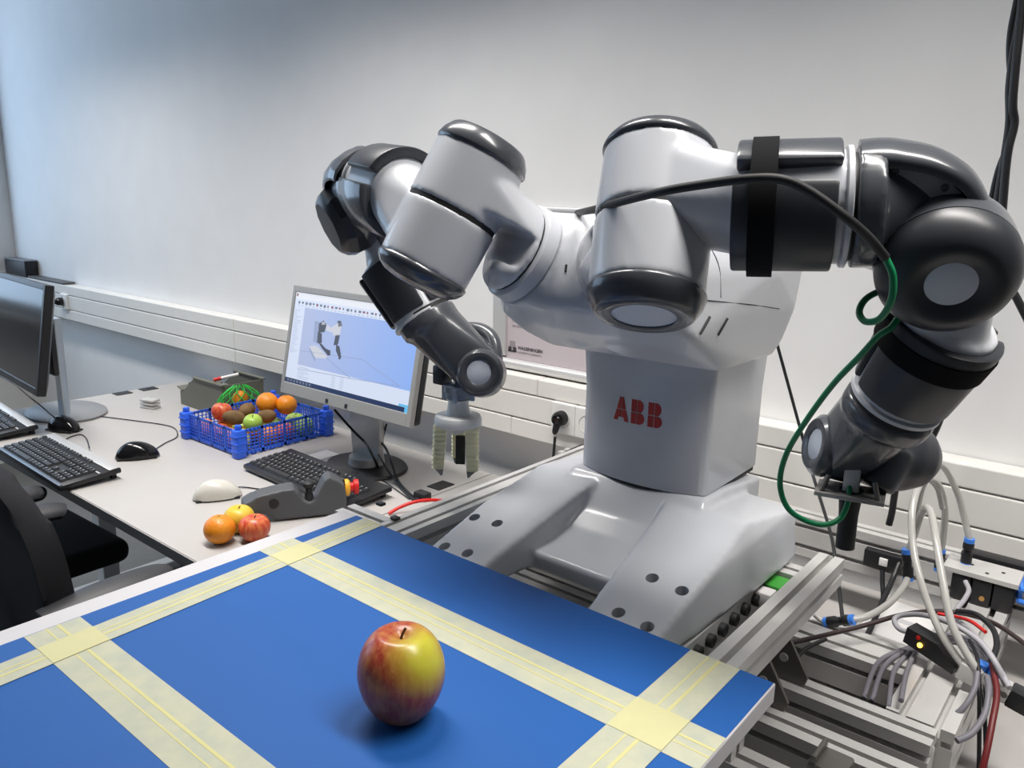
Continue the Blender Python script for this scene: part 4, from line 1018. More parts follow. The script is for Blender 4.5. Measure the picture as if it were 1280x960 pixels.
# net bag of fruit behind the crate
t = thing('net_bag', 'green net bag of fruit between the crate and the grey bin', 'bag', (-2.325, 1.43, .7405), 1.2)
bm = newbm(); rr_ = random.Random(5)
for k in range(12):
    a = 2*PI*k/12
    for s_ in (-1, 1):
        tube(bm, [(.075*math.cos(a+s_*t_*1.6)*math.sin(PI*(.12+.8*t_)), .024*math.sin(a+s_*t_*1.6)*math.sin(PI*(.12+.8*t_)), .005+.115*t_) for t_ in (0, .2, .4, .6, .8, 1)], .0016, 5, 3)
o = obj('netting', bm, mat('net_green', (.03, .50, .06), .4), t); o['kind'] = 'stuff'
for (x, z) in ((-.035, .03), (.03, .03), (0, .075)):
    b = newbm(); ball(b, (x, 0, z), .026, (1, .75, 1)); obj('fruit_in_net', b, ORA, t)
# ------------------------------------------------------------------ grey storage bin with tools
bx0, bx1, by0, by1 = -2.66, -2.385, 1.40, 1.56
t = thing('storage_bin', 'grey open-fronted storage bin behind the fruit crate', 'bin', ((bx0+bx1)/2, 1.44, .7405), world=True)
b = newbm(); boxb(bx0, bx1, by0, by1, .7405, .745, bm=b); obj('floor_panel', b, BIN, t, smooth=False)
for y in (by0, by1-.004):
    b = newbm(); prism(b, [(bx0, .745), (bx1, .745), (bx1, .85), (bx0+.10, .85), (bx0+.02, .79), (bx0, .79)], .004, Matrix(((1, 0, 0, 0), (0, 0, 1, y), (0, 1, 0, 0), (0, 0, 0, 1)))); obj('side_panel', b, BIN, t, smooth=False)
    b = newbm(); boxb(bx0+.10, bx1+.006, y-.005, y+.009, .85, .856, .001, bm=b); obj('rim', b, BIN, t, smooth=False)
b = newbm(); boxb(bx1-.004, bx1, by0+.004, by1-.004, .745, .85, bm=b); obj('back_panel', b, BIN, t, smooth=False)
b = newbm(); boxb(bx0, bx0+.004, by0+.004, by1-.004, .745, .785, bm=b); obj('front_lip', b, BIN, t, smooth=False)
b = newbm(); hull(b, [(bx0-.02, by0, .800), (bx0-.02, by1, .800), (bx0+.015, by0, .79), (bx0+.015, by1, .79), (bx0-.02, by0, .803), (bx0-.02, by1, .803), (bx0+.015, by0, .795), (bx0+.015, by1, .795)]); obj('label_holder', b, BIN, t, smooth=False)
# tools in the bin
def scissors(loc, rz, label):
    t = thing('scissors', label, 'scissors', loc, rz)
    for s_ in (-1, 1):
        b = newbm(); tube(b, [(.02*math.cos(a), s_*.018+.014*math.sin(a), .0) for a in [2*PI*k/10 for k in range(11)]], .004, 8, 3); obj('handle_ring', b, BLACKP, t)
        b = newbm(); prism(b, [(.02, s_*.008), (.10, -s_*.004), (.12, -s_*.001), (.02, s_*.012)], .002); obj('blade', b, ALU, t, smooth=False)
    return t
scissors((bx0+.015, 1.46, .812), .5, 'scissors with dark ring handles lying in the grey bin')
t = thing('screwdriver', 'silver tool lying across the front of the grey bin', 'tool', (bx0+.06, 1.45, .79))
b = newbm(); cyl(b, (-.05, -.02, .0), (.02, .02, .012), .009, .008, n=12); obj('handle', b, SILVER, t)
b = newbm(); cyl(b, (.02, .02, .012), (.09, .06, .02), .003, n=8); obj('shaft', b, ALU, t)
t = thing('pliers', 'dark pliers lying inside the grey bin', 'tool', (bx0+.12, 1.48, .77))
for s_ in (-1, 1):
    b = newbm(); tube(b, [(-.07, s_*.03, .02), (-.03, s_*.024, .016), (0, s_*.004, .012), (.04, -s_*.006, .012)], .006, 8, 4); obj('handle', b, BLACKP, t)
t = thing('marker_pen', 'white and red marker pen lying on the rim of the grey bin', 'pen', (0, 0, 0), world=True)
pa, pb_ = Vector((-2.44, 1.405, .8630)), Vector((-2.40, 1.475, .879))
b = newbm(); cyl(b, pa, pa.lerp(pb_, .3), .006, .006, 14); obj('cap', b, RED, t)
b = newbm(); cyl(b, pa.lerp(pb_, .3), pb_, .0055, .0055, 14); obj('barrel', b, OFFW, t)
t = thing('staple_block', 'small stack of metal brackets left of the grey bin', 'bracket', (-2.685, 1.30, .7405), .3)
for k in range(3): obj('bracket', boxb(-.03, .03, -.018, .018, .012*k, .012*k+.008, .002), ALU, t)
# paper under the monitor foot
tag(obj('paper_slip', boxb(-1.86, -1.80, 1.34, 1.42, .7404, .7412), OFFW, smooth=False), 'white paper slip beside the silver monitor stand', 'paper')
# monitor cables
cable('black_cable', [at(418, 512, y=1.34), at(432, 528, y=1.35), at(445, 542, y=1.36), at(456, 553, y=1.365), at(464, 566, y=1.33), dz(472, 583, .756)], .0035, BLACKP, 'thick black cable slanting down behind the crate corner to the monitor stand', 'cable')
cable('black_cable', [at(466, 528, y=1.40), at(470, 545, y=1.41), at(482, 560, y=1.40), at(490, 580, y=1.37), dz(497, 600, .748), dz(510, 615, .745), dz(524, 625, .745)], .0035, BLACKP, 'black cable hanging behind the silver monitor onto the desk', 'cable')
cable('black_cable', [at(483, 530, y=1.41), at(478, 548, y=1.42), at(470, 560, y=1.41), at(480, 580, y=1.38), dz(492, 598, .748), dz(505, 614, .745), dz(520, 627, .745)], .0028, BLACKP, 'thinner black cable crossing behind the silver monitor', 'cable')
cable('thin_cable', [dz(440, 590, .757), dz(455, 594, .746), dz(475, 599), dz(495, 612), dz(512, 624)], .0016, BLACKP, 'thin cord running from the all-black keyboard to the cable bundle', 'cable', 8)
cable('red_cable', [dz(486, 642, .745), dz(500, 634, .755), dz(520, 627, .765), dz(540, 625, .762), dz(556, 626, .745)], .0042, RED, 'red cable lying at the desk seam behind the board', 'cable')
obj_ = obj('cable_clip', boxb(-.02, .02, -.014, .014, 0, .02, .004), BLACKP); obj_.location = dz(528, 624, .7405); tag(obj_, 'black clip gathering the cables at the desk seam', 'clip')

# ------------------------------------------------------------------ teach pendant
t = thing('teach_pendant', 'dark grey teach pendant with joystick and red emergency button', 'pendant', (0, 0, 0), world=True)
pc = at(398, 655, z=.742); ux = (at(430, 628, z=.76)-at(312, 640, z=.76)); ux.z = 0; ux.normalize(); uy = Vector((-ux.y, ux.x, 0))
PM = Matrix((ux, uy, Vector((0, 0, 1)))).transposed().to_4x4(); PM.translation = at(303, 657, z=.741); PM = PM @ Matrix.Diagonal((.98, 1.0, 1.28, 1))
PLm = mat('pendant_grey', (.075, .078, .085), .5, bump=.05, bscale=500)
bm = newbm()
P_ = [(.0, .022), (.01, .040), (.04, .052), (.085, .058), (.118, .060), (.130, .050), (.140, .036), (.155, .030), (.170, .036), (.180, .052), (.192, .070), (.204, .076), (.222, .068), (.238, .058), (.243, .030), (.24, .002), (.08, .002), (.05, .016)]
prism(bm, P_, .055, PM @ Matrix(((1, 0, 0, 0), (0, 0, 1, .0), (0, 1, 0, 0), (0, 0, 0, 1))))
hull(bm, [PM @ Vector(q) for q in ((0, .0, .022), (0, .05, .022), (.02, -.005, .020), (.09, .0, .020), (.09, .09, .040), (.02, .09, .036), (.0, .06, .036), (.01, .0, .040), (.09, 0, .056))])
obj('body', None, None) if False else link('body', remesh(bm, .0035, 5), PLm, t, angle=60)
b = newbm(); lathe(b, [(.011, 0), (.010, .014), (.007, .018), (.008, .026), (.013, .030), (.013, .036), (.009, .039), (0, .040)], 24, PM @ Matrix.Translation((.155, .018, .028)), cap=False); obj('joystick', b, BLACKM, t)
b = newbm(); lathe(b, [(.016, 0), (.016, .008), (.013, .012), (.0, .012)], 24, PM @ Matrix.Translation((.241, .025, .046)) @ Matrix.Rotation(PI/2, 4, 'Y'), cap=False); obj('button_collar', b, YEL, t)
b = newbm(); lathe(b, [(.009, .0), (.009, .012), (.014, .013), (.014, .024), (0, .025)], 24, PM @ Matrix.Translation((.250, .025, .046)) @ Matrix.Rotation(PI/2, 4, 'Y'), cap=False); obj('emergency_button', b, RED, t)
b = newbm(); cyl(b, PM @ Vector((.072, -.002, .036)), PM @ Vector((.072, -.0005, .036)), .012, n=24); obj('thumb_knob', b, BLACKM, t)
p = at(395, 648, z=.75)
for (px_, py_) in ((395, 650), (398, 645)): pass

# ------------------------------------------------------------------ office chairs
def chair(loc, rz, label):
    t = thing('office_chair', label, 'chair', loc, rz, group='black office chairs')
    bm = newbm(); rings = []; n = 22
    prof_ = []
    W, z0, z1 = .245, .53, .955
    for k in range(n+1):                     # outline of the backrest as seen from behind
        a = PI*k/n; prof_.append((W*math.copysign(abs(math.cos(a))**.55, math.cos(a)), z1-.22+.22*math.sin(a)**.75))
    poly = prof_+[(-W*.9, z0), (W*.9, z0)]
    prism(bm, poly, .055, Matrix(((1, 0, 0, 0), (0, 0, 1, -.165), (0, 1, 0, 0), (0, 0, 0, 1))), bev=.018)
    for v in bm.verts: v.co.y += .35*(v.co.x**2)-.10*(v.co.z-.55)
    obj('backrest', bm, FAB, t)
    b = newbm(); boxb(-.24, .24, -.15, .30, .43, .50, .03, bm=b, seg=4); obj('seat', b, FAB, t)
    for s_ in (-1, 1):
        b = newbm(); tube(b, [(s_*.256, -.17, .700), (s_*.258, -.09, .717), (s_*.258, -.02, .720), (s_*.254, .04, .715), (s_*.250, .066, .706)], .03, 14, 6, rf=lambda u: .032+.008*math.sin(PI*u))
        for v in b.verts: v.co.z = .71+(v.co.z-.71)*.55
        obj('armrest', b, ARM, t)
        b = newbm(); tube(b, [(s_*.258, -.10, .70), (s_*.275, -.06, .58), (s_*.25, .0, .46), (s_*.14, 0, .435)], .016, 10, 6); obj('arm_support', b, BLACKP, t)
    b = newbm(); cyl(b, (0, 0, .09), (0, 0, .43), .028, n=20); obj('gas_column', b, BLACKP, t)
    b = newbm(); tube(b, [(0, -.05, .43), (0, -.20, .44), (0, -.215, .56), (0, -.185, .66)], .024, 10, 6); obj('back_support', b, BLACKP, t)
    for k in range(5):
        a = 2*PI*k/5+.3; b = newbm(); tube(b, [(0, 0, .10), (.15*math.cos(a), .15*math.sin(a), .095), (.29*math.cos(a), .29*math.sin(a), .07)], .02, 8, 4); l_ = obj('base_leg', b, BLACKP, t)
        b = newbm(); cyl(b, (.29*math.cos(a)-.02*math.sin(a), .29*math.sin(a)+.02*math.cos(a), .028), (.29*math.cos(a)+.02*math.sin(a), .29*math.sin(a)-.02*math.cos(a), .028), .027, n=16); obj('castor', b, BLACKM, l_)
    return t
chair((-1.765, .668, 0), 0, 'black office chair pulled up to the desk in the foreground')
chair((-2.43, .672, 0), .03, 'black office chair cut off by the left picture edge')

# ------------------------------------------------------------------ framed poster on the wall
t = thing('framed_poster', 'framed pinkish poster with a university logo hanging behind the robot', 'poster', (-1.1, WY-.01, 1.25), world=True)
FRM = mat('frame_alu', (.70, .70, .70), .3, metal=.3)
fx0, fx1, fz0, fz1 = -1.408, -.80, 1.037, 1.470
obj('poster_sheet', boxb(fx0+.02, fx1-.02, WY-.008, WY-.003, fz0+.012, fz1-.012), mat('poster_paper', (.60, .53, .56), .35), t, smooth=False)
for a in ((fx0, fx0+.045, fz0+.03, fz1-.02), (fx1-.045, fx1, fz0+.03, fz1-.02)): obj('frame_side', boxb(a[0], a[1], WY-.018, WY-.001, a[2], a[3], .003), FRM, t, smooth=False)
for (z0_, z1_, r_) in ((fz0+.012, 0, .014), (fz1-.012, 0, .012)):
    b = newbm(); cyl(b, (fx0, WY-.016, z0_), (fx1, WY-.016, z0_), r_, n=20); obj('frame_rail', b, FRM, t)
INK = mat('poster_ink', (.06, .06, .065), .6); INK2 = mat('poster_ink_grey', (.33, .30, .32), .6)
def txt(s_, size, px, py, m=INK, bold=False):
    p = at(px, py, y=WY-.0085); textmesh('poster_text', s_, size, Matrix(((1, 0, 0, p.x), (0, 0, -1, WY-.0084), (0, 1, 0, p.z), (0, 0, 0, 1))), m, t, bold=bold)
txt('WAGENINGEN', .0125, 647, 436.5, bold=True); txt('UNIVERSITY & RESEARCH', .0072, 647, 441.2, INK2)
txt('university', .013, 640, 402, INK2); txt('varieties of', .013, 640, 408.5, INK2)
q = at(640, 438, y=WY-.0085)
bm = newbm(); 
for dx in (-.006, .010): boxb(q.x+dx-.006, q.x+dx+.004, WY-.0092, WY-.0082, q.z-.002, q.z+.010, .0015, bm=bm)
boxb(q.x-.014, q.x+.016, WY-.0092, WY-.0082, q.z-.003, q.z+.001, bm=bm)
obj('logo_mark', bm, INK, t, smooth=False)
b = newbm(); boxb(q.x-.008, q.x+.010, WY-.0090, WY-.0082, q.z+.010, q.z+.026, .001, bm=b); obj('logo_tower', b, INK2, t, smooth=False)
obj('print_line', boxb(q.x-.01, fx1-.06, WY-.0088, WY-.0082, q.z-.022, q.z-.0205), INK2, t, smooth=False)

# ------------------------------------------------------------------ sockets and plugs on the trunking
def socket(x, z0, z1, n, label, loc_plug, lab_plug, w_=.075):
    t = thing('power_socket', label, 'socket', (x, TY, (z0+z1)/2), world=True)
    for k in range(n):
        xx = x+k*.074
        obj('face_plate', boxb(xx-w_/2+.001, xx+w_/2-.001, TY-.010, TY+.02, z0, z1, .003), SOCK, t, smooth=False)
        b = newbm(); lathe(b, [(.0235, 0), (.0225, .001), (.021, -.006), (0, -.006)], 32, Matrix.Translation((xx, TY-.0105, (z0+z1)/2)) @ Matrix.Rotation(PI/2, 4, 'X'), cap=False); obj('socket_well', b, mat('socket_inner', (.68, .67, .65), .4), t)
    pl = thing('power_plug', lab_plug, 'plug', (0, 0, 0), world=True)
    zc = (z0+z1)/2+loc_plug[1]; xx = x+loc_plug[0]
    b = newbm(); lathe(b, [(.019, 0), (.0195, .012), (.017, .022), (.011, .030), (0, .031)], 28, Matrix.Translation((xx, TY-.0122, zc)) @ Matrix.Rotation(PI/2, 4, 'X'), cap=False); obj('plug_body', b, BLACKG, pl)
    return pl, Vector((xx, TY-.032, zc))
sk = Vector((-1.125, TY, .95))
pl, q = socket(sk.x, .906, .986, 2, 'double white wall socket in the trunking left of the robot column', (0, .003), 'round black plug in the wall socket beside the robot column')
b = newbm(); tube(b, [q+Vector((0, .004, -.004)), q+Vector((-.001, -.006, -.03)), q+Vector((-.002, -.004, -.036))], .009, 12, 5, rf=lambda u: .011-.007*u); obj('strain_relief', b, BLACKP, pl)
cable('black_cable', [q+Vector((-.002, -.004, -.045)), q+Vector((-.003, -.006, -.09)), q+Vector((-.005, -.008, -.14)), q+Vector((-.006, -.010, -.205))], .0036, BLACKP, 'black power cord dropping from the round plug behind the frame', 'cable')
cable('black_cable', [at(735, 555, y=1.50), at(715, 563, y=1.46), at(700, 571, y=1.42), at(690, 580, y=1.40)], .005, BLACKP, 'black cable lying beside the foot of the robot column', 'cable')
sk2 = Vector((-4.065, TY, .95))
pl2, q2 = socket(sk2.x, .918, .990, 1, 'white wall socket on the trunking beside the dark monitor', (-.01, 0), 'black plug in the wall socket beside the dark monitor', .08)
b = newbm(); tube(b, [q2+Vector((0, .004, 0)), q2+Vector((-.03, -.03, -.005)), q2+Vector((-.07, -.05, -.01))], .009, 10, 5, rf=lambda u: .011-.006*u); obj('strain_relief', b, BLACKP, pl2)
# black boxes on the trunking at the far left
t = thing('black_device', 'black box standing on the trunking behind the dark monitor', 'box', (-4.63, 1.63, 1.033), world=True)
obj('case', boxb(-4.77, -4.50, 1.595, 1.655, 1.0335, 1.112, .004), BLACKP, t, smooth=False)
obj('lid', boxb(-4.772, -4.498, 1.593, 1.656, 1.1122, 1.119, .002), mat('lid_grey', (.20, .20, .21), .5), t, smooth=False)
tag(obj('flat_tray', boxb(-4.49, -4.07, 1.60, 1.655, 1.0335, 1.043, .002), mat('tray_grey', (.10, .10, .10), .5), smooth=False), 'flat dark tray lying on the trunking beside the black box', 'tray')

# ------------------------------------------------------------------ connector panel under the robot base
cp = newbm(); boxb(-.392, -.384, .812, 1.10, .905, .9545, .001, bm=cp); cpo = bpart('connector_panel', cp, mat('panel_grey', (.34, .34, .34), .4))
for k in range(7):
    y = .85+.036*k; b = newbm(); lathe(b, [(.009, 0), (.009, .008), (.006, .009), (0, .004)], 16, axm((-.384, y, .937), (1, 0, 0)), cap=False); bpart('round_connector', b, BLACKM, cpo)
for (y, z) in ((1.085, .940), (.835, .925)):
    b = newbm(); boxb(-.384, -.352, y-.02, y+.02, z-.008, z+.008, .002, bm=b); bpart('green_connector', b, GREENB, cpo)
b = newbm(); boxb(-.384, -.360, 1.03, 1.055, .925, .95, .003, bm=b); bpart('white_connector', b, OFFW, cpo)

# ------------------------------------------------------------------ pneumatics at the right end of the frame
v = thing('valve_block', 'black valve block with a silver top plate on the frame corner', 'valve', (-.152, 1.435, .862), world=True)
for k in range(3):
    x = -.197+.030*k; b = newbm(); boxb(x, x+.0285, 1.398, 1.455, .8605 if k == 2 else .8605, .905, .003, bm=b); obj('valve_body', b, BLACKP, v)
obj('top_plate', boxb(-.212, -.104, 1.396, 1.460, .9055, .914, .001), ALU, v, smooth=False)
for (x, y) in ((-.150, 1.41), (-.13, 1.43), (-.175, 1.43)):
    b = newbm(); cyl(b, (x, y, .914), (x, y, .9146), .003, n=10); obj('plate_hole', b, RBLACK, v)
b = newbm(); cyl(b, (-.150, 1.3978, .875), (-.150, 1.395, .875), .004, n=12); obj('gold_contact', b, mat('brass', (.6, .35, .12), .35, metal=.8), v)
def fitting(parent, p, d, L=.036, r=.0075):
    p = Vector(p); d = Vector(d).normalized()
    b = newbm(); lathe(b, [(r*.8, 0), (r, .002), (r, L*.34), (r*.75, L*.42), (r*.75, L*.55), (r, L*.6), (r, L*.8), (r*.9, L*.84)], 16, axm(p, d)); o = obj('fitting_body', b, BLACKP, parent)
    for (a0_, a1_) in ((.0, .1), (.84, 1.0)):
        b = newbm(); cyl(b, p+d*L*a0_ if a0_ else p-d*.004, p+d*L*a1_, r*.95, n=16); obj('release_collar', b, FITB, parent)
f1 = at(1209, 692, y=1.43); fitting(v, (f1.x, 1.43, .914), (0, 0, 1), .044, .0085)
f2 = at(1176, 700, y=1.44); fitting(v, (f2.x, 1.43, f2.z-.012), (0, 0, 1), .035)
b = newbm(); cyl(b, (f2.x, 1.43, f2.z-.004), (-.212, 1.43, .9095), .005, n=12); obj('elbow_pipe', b, STEEL, v)
# blue-edged holder beside the valve
t = thing('blue_holder', 'blue-edged flat holder at the right picture edge', 'holder', (-.06, 1.45, .862), world=True)
for z in (.885, .905):
    b = newbm(); tube(b, [(-.101, 1.405, z), (-.03, 1.40, z), (.0, 1.42, z), (.0, 1.45, z), (-.03, 1.464, z), (-.101, 1.462, z), (-.101, 1.405, z)], .0045, 8, 4); obj('blue_rim', b, FITB, t)
obj('inner_card', boxb(-.095, -.005, 1.41, 1.457, .904, .906), mat('card_brown', (.45, .30, .16), .4), t, smooth=False)
obj('holder_post', boxb(-.07, -.05, 1.43, 1.445, .7405, .905), BLACKP, t, smooth=False)
tag(obj('black_strip', boxb(-.20, -.09, 1.475, 1.505, .9055, .916, .003), BLACKP), 'dark flat bar lying on the rear profile behind the valve', 'bar')
# loose inline connectors
def inline(p, d, label, L=.045):
    t = thing('tube_connector', label, 'connector', (0, 0, 0), world=True); fitting(t, p, d, L, .0085); return t
ia, ib = at(1034, 778, y=1.17), at(1063, 775, y=1.17); inline(ia, ib-ia, 'black tube connector with blue ends hanging over the profiles', .042)
ic, id_ = at(1135, 722, y=1.32), at(1134, 693, y=1.32); inline(ic, id_-ic, 'upright black tube connector with a blue top near the small bracket', .048)
TB = .0052
cable('clear_tube', [at(1018, 768, y=1.17), at(1026, 775, y=1.17), ia], .004, TUBEC, 'short clear tube entering the hanging connector from the left', 'tube')
cable('clear_tube', [ib, at(1085, 770, y=1.19), at(1110, 755, y=1.23), at(1128, 735, y=1.28), ic], TB, TUBEC, 'clear tube joining the two black connectors', 'tube')
cable('clear_tube', [(f1.x, 1.43, .956), at(1206, 650, y=1.43), at(1198, 620, y=1.42), at(1187, 595, y=1.40), at(1176, 581, y=1.37), at(1160, 578, y=1.34), at(1140, 590, y=1.30)], TB, TUBEC, 'clear tube rising from the silver valve plate to behind the wrist', 'tube')
cable('clear_tube', [(f2.x, 1.43, f2.z+.022), at(1179, 670, y=1.42), at(1181, 640, y=1.40), at(1176, 612, y=1.36), at(1163, 598, y=1.32), at(1149, 607, y=1.28), at(1140, 640, y=1.24), at(1141, 680, y=1.21), at(1149, 720, y=1.18), at(1162, 760, y=1.16), at(1180, 798, y=1.14), at(1204, 832, y=1.125)], TB, TUBEC, 'tallest clear tube looping from the valve over to the manifold', 'tube')
cable('clear_tube', [id_, at(1143, 668, y=1.32), at(1150, 646, y=1.31), at(1158, 634, y=1.28), at(1165, 645, y=1.25), at(1171, 680, y=1.21), at(1179, 730, y=1.17), at(1190, 780, y=1.14), at(1210, 820, y=1.125), at(1226, 843, y=1.12)], TB, TUBEC, 'lower clear tube looping from the upright connector to the manifold', 'tube')
cable('clear_tube', [at(1141, 660, y=1.34), at(1146, 640, y=1.34), at(1152, 612, y=1.33), at(1160, 600, y=1.33), at(1172, 610, y=1.35), at(1178, 635, y=1.38)], .0045, TUBEC, 'short inner clear tube arch behind the tallest loop', 'tube')
# manifold and sensor amplifier
def orient(a, b, up=(0, 0, 1)):
    a = Vector(a); b = Vector(b); x = (b-a).normalized(); y = Vector(up).cross(x).normalized(); z = x.cross(y)
    M = Matrix((x, y, z)).transposed().to_4x4(); M.translation = a; return M, (b-a).length
ma_, L_ = orient(at(1200, 832, y=1.13), at(1262, 866, y=1.13))
t = thing('pneumatic_manifold', 'silver pneumatic manifold with blue fittings and a black end', 'manifold', (0, 0, 0), world=True)
b = newbm(); boxb(0, L_, -.012, .012, -.013, .011, .002, bm=b, M=ma_); obj('body', b, ALU, t)
b = newbm(); boxb(L_, L_+.030, -.013, .013, -.014, .012, .002, bm=b, M=ma_); obj('end_block', b, BLACKP, t)
for u in (.35, .6):
    b = newbm(); cyl(b, ma_ @ Vector((L_*u, 0, .011)), ma_ @ Vector((L_*u, -.0, .020)), .008, n=16); obj('blue_fitting', b, FITB, t)
for u in (.8, .92):
    b = newbm(); cyl(b, ma_ @ Vector((L_*u, -.012, 0)), ma_ @ Vector((L_*u, -.0135, 0)), .004, n=12); obj('screw', b, STEEL, t)
mb_, L2_ = orient(at(1137, 790, y=1.16), at(1200, 828, y=1.14))
t = thing('sensor_amplifier', 'black sensor amplifier with a glowing yellow light', 'sensor', (0, 0, 0), world=True)
b = newbm(); hull(b, [mb_ @ Vector(q) for q in ((0, -.012, -.012), (0, .012, -.012), (0, -.012, .012), (0, .012, .012), (L2_*.6, -.012, -.014), (L2_*.6, .012, -.014), (L2_*.6, -.012, .013), (L2_*.6, .012, .013), (L2_, -.012, -.016), (L2_, .012, -.016), (L2_, -.012, -.004), (L2_, .012, -.004))]); obj('body', b, BLACKP, t, smooth=False)
b = newbm(); ball(b, mb_ @ Vector((L2_*.32, -.013, -.002)), .0035, n=12); obj('indicator_light', b, mat('led_yellow', (.9, .6, .1), .3, emit=(1.0, .55, .05), es=6), t)
b = newbm(); cyl(b, mb_ @ Vector((L2_*.25, -.013, .007)), mb_ @ Vector((L2_*.25, -.011, .007)), .003, n=10); obj('red_key', b, RED, t)
# cables of the cluster
cable('grey_cable', [at(1138, 791, y=1.16), at(1124, 786, y=1.17), at(1118, 775, y=1.18), at(1128, 769, y=1.19), at(1155, 769, y=1.19), at(1190, 780, y=1.17), at(1222, 800, y=1.15), at(1242, 825, y=1.12), at(1258, 858, y=1.11)], .0038, CABLG, 'light grey cable arching from the sensor amplifier to the black end block', 'cable')
cable('grey_cable', [at(1207, 727, y=1.39), at(1211, 738, y=1.37), at(1205, 750, y=1.34), at(1196, 762, y=1.31), at(1197, 775, y=1.27), at(1215, 790, y=1.22), at(1238, 818, y=1.15), at(1262, 860, y=1.10)], .0038, CABLG, 'light grey cable coming out of the valve block front', 'cable')
for k, (sx_, sy_, mid) in enumerate((((1081), 868, (1098, 828)), (1091, 872, (1106, 832)), (1111, 880, (1118, 838)), (1127, 872, (1134, 838)))):
    cable('grey_cable', [at(sx_, sy_+3, y=1.02), at(sx_, sy_, y=1.025), at(mid[0], mid[1], y=1.10), at(1132+5*k, 811, y=1.185), at(1165, 803-3*k, y=1.20), at(1205+3*k, 806-2*k, y=1.19), at(1232+4*k, 832, y=1.16), at(1246+3*k, 862-4*k, y=1.135)], .0034, CABG,
          ['outermost grey cable rising from the profile slot at the left', 'second grey cable from the left rising out of the profile slot', 'third grey cable from the left rising out of the profile slot', 'innermost grey cable rising from the profile slot at the right'][k], 'cable', group='grey cables rising from the profile slot')
cable('grey_cable', [at(1188, 898, y=1.06), at(1205, 884, y=1.07), at(1218, 862, y=1.09), at(1222, 840, y=1.11)], .0037, CABG, 'grey cable dropping beside the right frame edge', 'cable')
cable('grey_cable', [at(1196, 926, y=1.0), at(1215, 916, y=1.02), at(1231, 892, y=1.05), at(1236, 862, y=1.08), at(1234, 846, y=1.11)], .0038, CABG, 'grey cable hanging in a loop below the manifold', 'cable')
cable('dark_red_cable', [at(1222, 985, y=1.0), at(1232, 945, y=1.02), at(1240, 905, y=1.05), at(1246, 866, y=1.09), at(1240, 830, y=1.13)], .004, DRED, 'dark red cable hanging down under the manifold', 'cable')
cable('black_cable', [at(1223, 985, y=1.05), at(1224, 930, y=1.07), at(1224, 870, y=1.09), at(1222, 825, y=1.13), at(1212, 800, y=1.17)], .0026, BLACKP, 'thin black cable hanging straight down behind the manifold', 'cable')
cable('black_cable', [at(1231, 985, y=1.06), at(1232, 930, y=1.08), at(1230, 880, y=1.10), at(1226, 845, y=1.13)], .0026, BLACKP, 'second thin black cable hanging down beside the dark red one', 'cable')
cable('black_cable', [at(975, 806, y=1.0), at(1000, 801, y=1.05), at(1035, 793, y=1.10), at(1080, 782, y=1.15), at(1125, 769, y=1.20), at(1165, 764, y=1.24), at(1205, 767, y=1.26), at(1240, 778, y=1.24), at(1265, 793, y=1.20), at(1290, 812, y=1.15)], .0034, mat('brown_black_cable', (.035, .02, .02), .45), 'brownish black cable sweeping across above the white box', 'cable')
cable('black_cable', [at(994, 838, y=.99), at(998, 820, y=1.0), at(1012, 808, y=1.03), at(1032, 799, y=1.07)], .0030, BLACKP, 'short dark cable branching up behind the gusset bracket', 'cable')
cable('black_cable', [at(1196, 764, y=1.25), at(1220, 768, y=1.24), at(1240, 785, y=1.22), at(1246, 805, y=1.19), at(1240, 825, y=1.16)], .004, BLACKP, 'black cable bending round behind the grey bundle', 'cable')
cable('red_wire', [at(1172, 767, y=1.22), at(1190, 770, y=1.22), at(1212, 776, y=1.20), at(1232, 790, y=1.17)], .0026, RED, 'bright red wire lying among the grey cables', 'wire')
# dark clamp on the front profiles
t = thing('cable_clamp', 'dark clamp sitting on the aluminium profile at the bottom edge', 'clamp', (0, 0, 0), world=True)
q_ = at(1042, 948, z=.872)
b = newbm(); boxb(q_.x-.020, q_.x+.020, q_.y-.03, q_.y+.012, .8605, .876, .003, bm=b); obj('clamp_body', b, STEEL, t)
b = newbm(); boxb(q_.x-.016, q_.x-.011, q_.y-.03, q_.y+.012, .876, .886, .001, bm=b); obj('clamp_lip', b, STEEL, t)
# small white box on the desk
t = thing('white_box', 'small white power box on the desk behind the profiles', 'box', (-.25, 1.38, .7405), math.radians(-4))
obj('case', boxb(-.055, .045, -.075, .07, 0, .062, .006), OFFW, t)
obj('print', boxb(-.02, .012, -.01, .005, .0621, .0624), mat('print_grey', (.55, .54, .56), .5), t, smooth=False)
obj('side_socket', boxb(.045, .049, -.02, .0, .035, .05, .001), BLACKP, t)
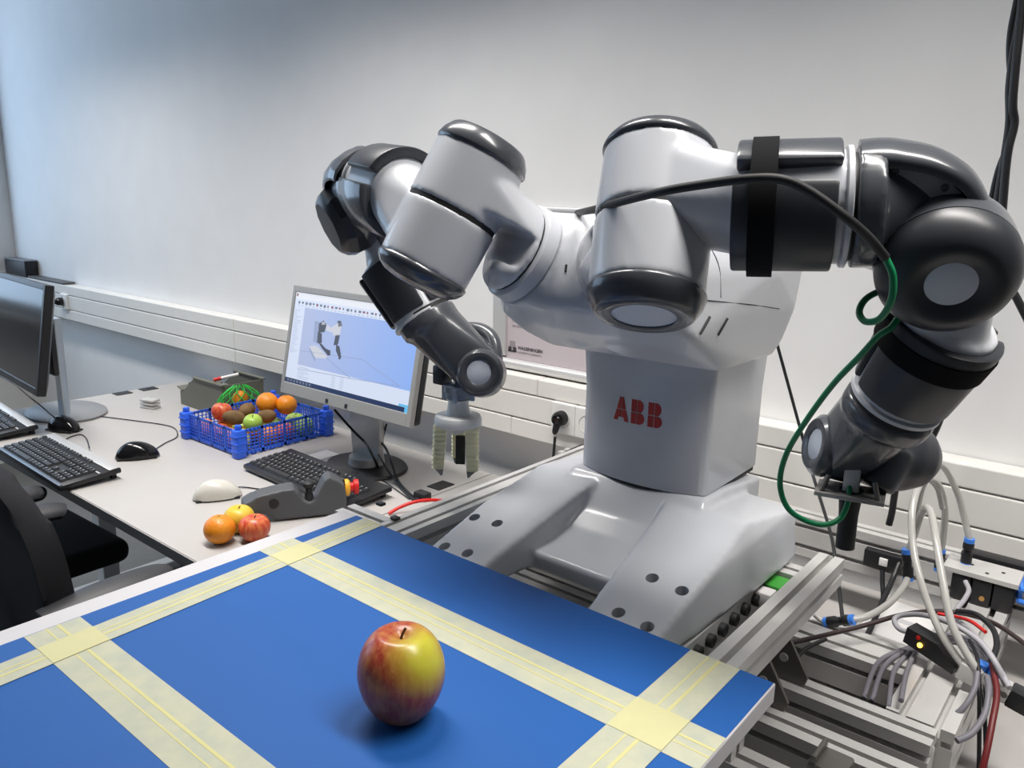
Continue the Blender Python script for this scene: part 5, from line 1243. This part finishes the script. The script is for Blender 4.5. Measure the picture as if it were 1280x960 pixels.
# bracket block hanging on the rear profile with two cables
t = thing('cable_bracket', 'dark bracket with a white clip on the rear aluminium profile', 'bracket', (0, 0, 0), world=True)
b1 = at(1105, 697, y=1.462); obj('block', boxb(b1.x-.032, b1.x+.032, 1.450, 1.4685, b1.z-.020, b1.z+.012, .003), BLACKP, t)
obj('clip', boxb(b1.x-.004, b1.x+.010, 1.446, 1.4502, b1.z-.010, b1.z+.004, .001), OFFW, t)
cable('black_cable', [at(1103, 712, y=1.452), at(1103, 730, y=1.44), at(1104, 745, y=1.43), at(1102, 775, y=1.42)], .0042, BLACKP, 'black cable dropping straight from the dark bracket', 'cable')
cable('black_cable', [at(1124, 704, y=1.452), at(1114, 728, y=1.42), at(1103, 752, y=1.36), at(1090, 782, y=1.30), at(1078, 806, y=1.25)], .0046, BLACKP, 'black cable slanting from the dark bracket down to the profiles', 'cable')
cable('black_cable', [at(970, 425, y=1.56), at(985, 480, y=1.56), at(1000, 535, y=1.55), at(1015, 590, y=1.54), at(1035, 655, y=1.43), at(1042, 685, y=1.38), at(1048, 730, y=1.32), at(1053, 772, y=1.215), at(1054, 790, y=1.20)], .0032, BLACKP, 'thin black cable running down the wall behind the wrist and over the frame', 'cable')
# cable bundle from the ceiling at the right edge
cable('ceiling_cable', [at(1290, -330, y=1.52), at(1285, -120, y=1.52), at(1278, 0, y=1.52), at(1268, 60, y=1.52), at(1262, 110, y=1.515), at(1262, 150, y=1.51), at(1257, 190, y=1.515), at(1248, 245, y=1.52), at(1240, 300, y=1.52), at(1228, 370, y=1.53), at(1205, 440, y=1.54), at(1184, 500, y=1.55), at(1163, 550, y=1.55), at(1130, 592, y=1.55), at(1120, 610, y=1.555), at(1115, 640, y=1.56), at(1111, 656, y=1.56)], .0062, BLACKP, 'thick black cable hanging from the ceiling and passing behind the elbow', 'cable')
cable('ceiling_cable', [at(1296, -330, y=1.515), at(1288, -120, y=1.51), at(1276, 20, y=1.505), at(1270, 80, y=1.50), at(1266, 130, y=1.50), at(1268, 155, y=1.505), at(1260, 190, y=1.50), at(1255, 240, y=1.50), at(1252, 300, y=1.50), at(1260, 350, y=1.50), at(1272, 375, y=1.50), at(1295, 420, y=1.50)], .0062, BLACKP, 'black ceiling cable that bends away to the right below the elbow', 'cable')
cable('ceiling_cable', [at(1293, -330, y=1.53), at(1284, -120, y=1.53), at(1274, -20, y=1.53), at(1263, 40, y=1.53), at(1262, 80, y=1.53), at(1268, 120, y=1.525), at(1263, 160, y=1.53), at(1258, 185, y=1.535), at(1247, 215, y=1.54), at(1239, 250, y=1.54), at(1230, 300, y=1.545)], .0045, BLACKP, 'thinner black cable twisted round the ceiling cable bundle', 'cable')

for o in bpy.data.objects:
    if '_w' in o: del o['_w']
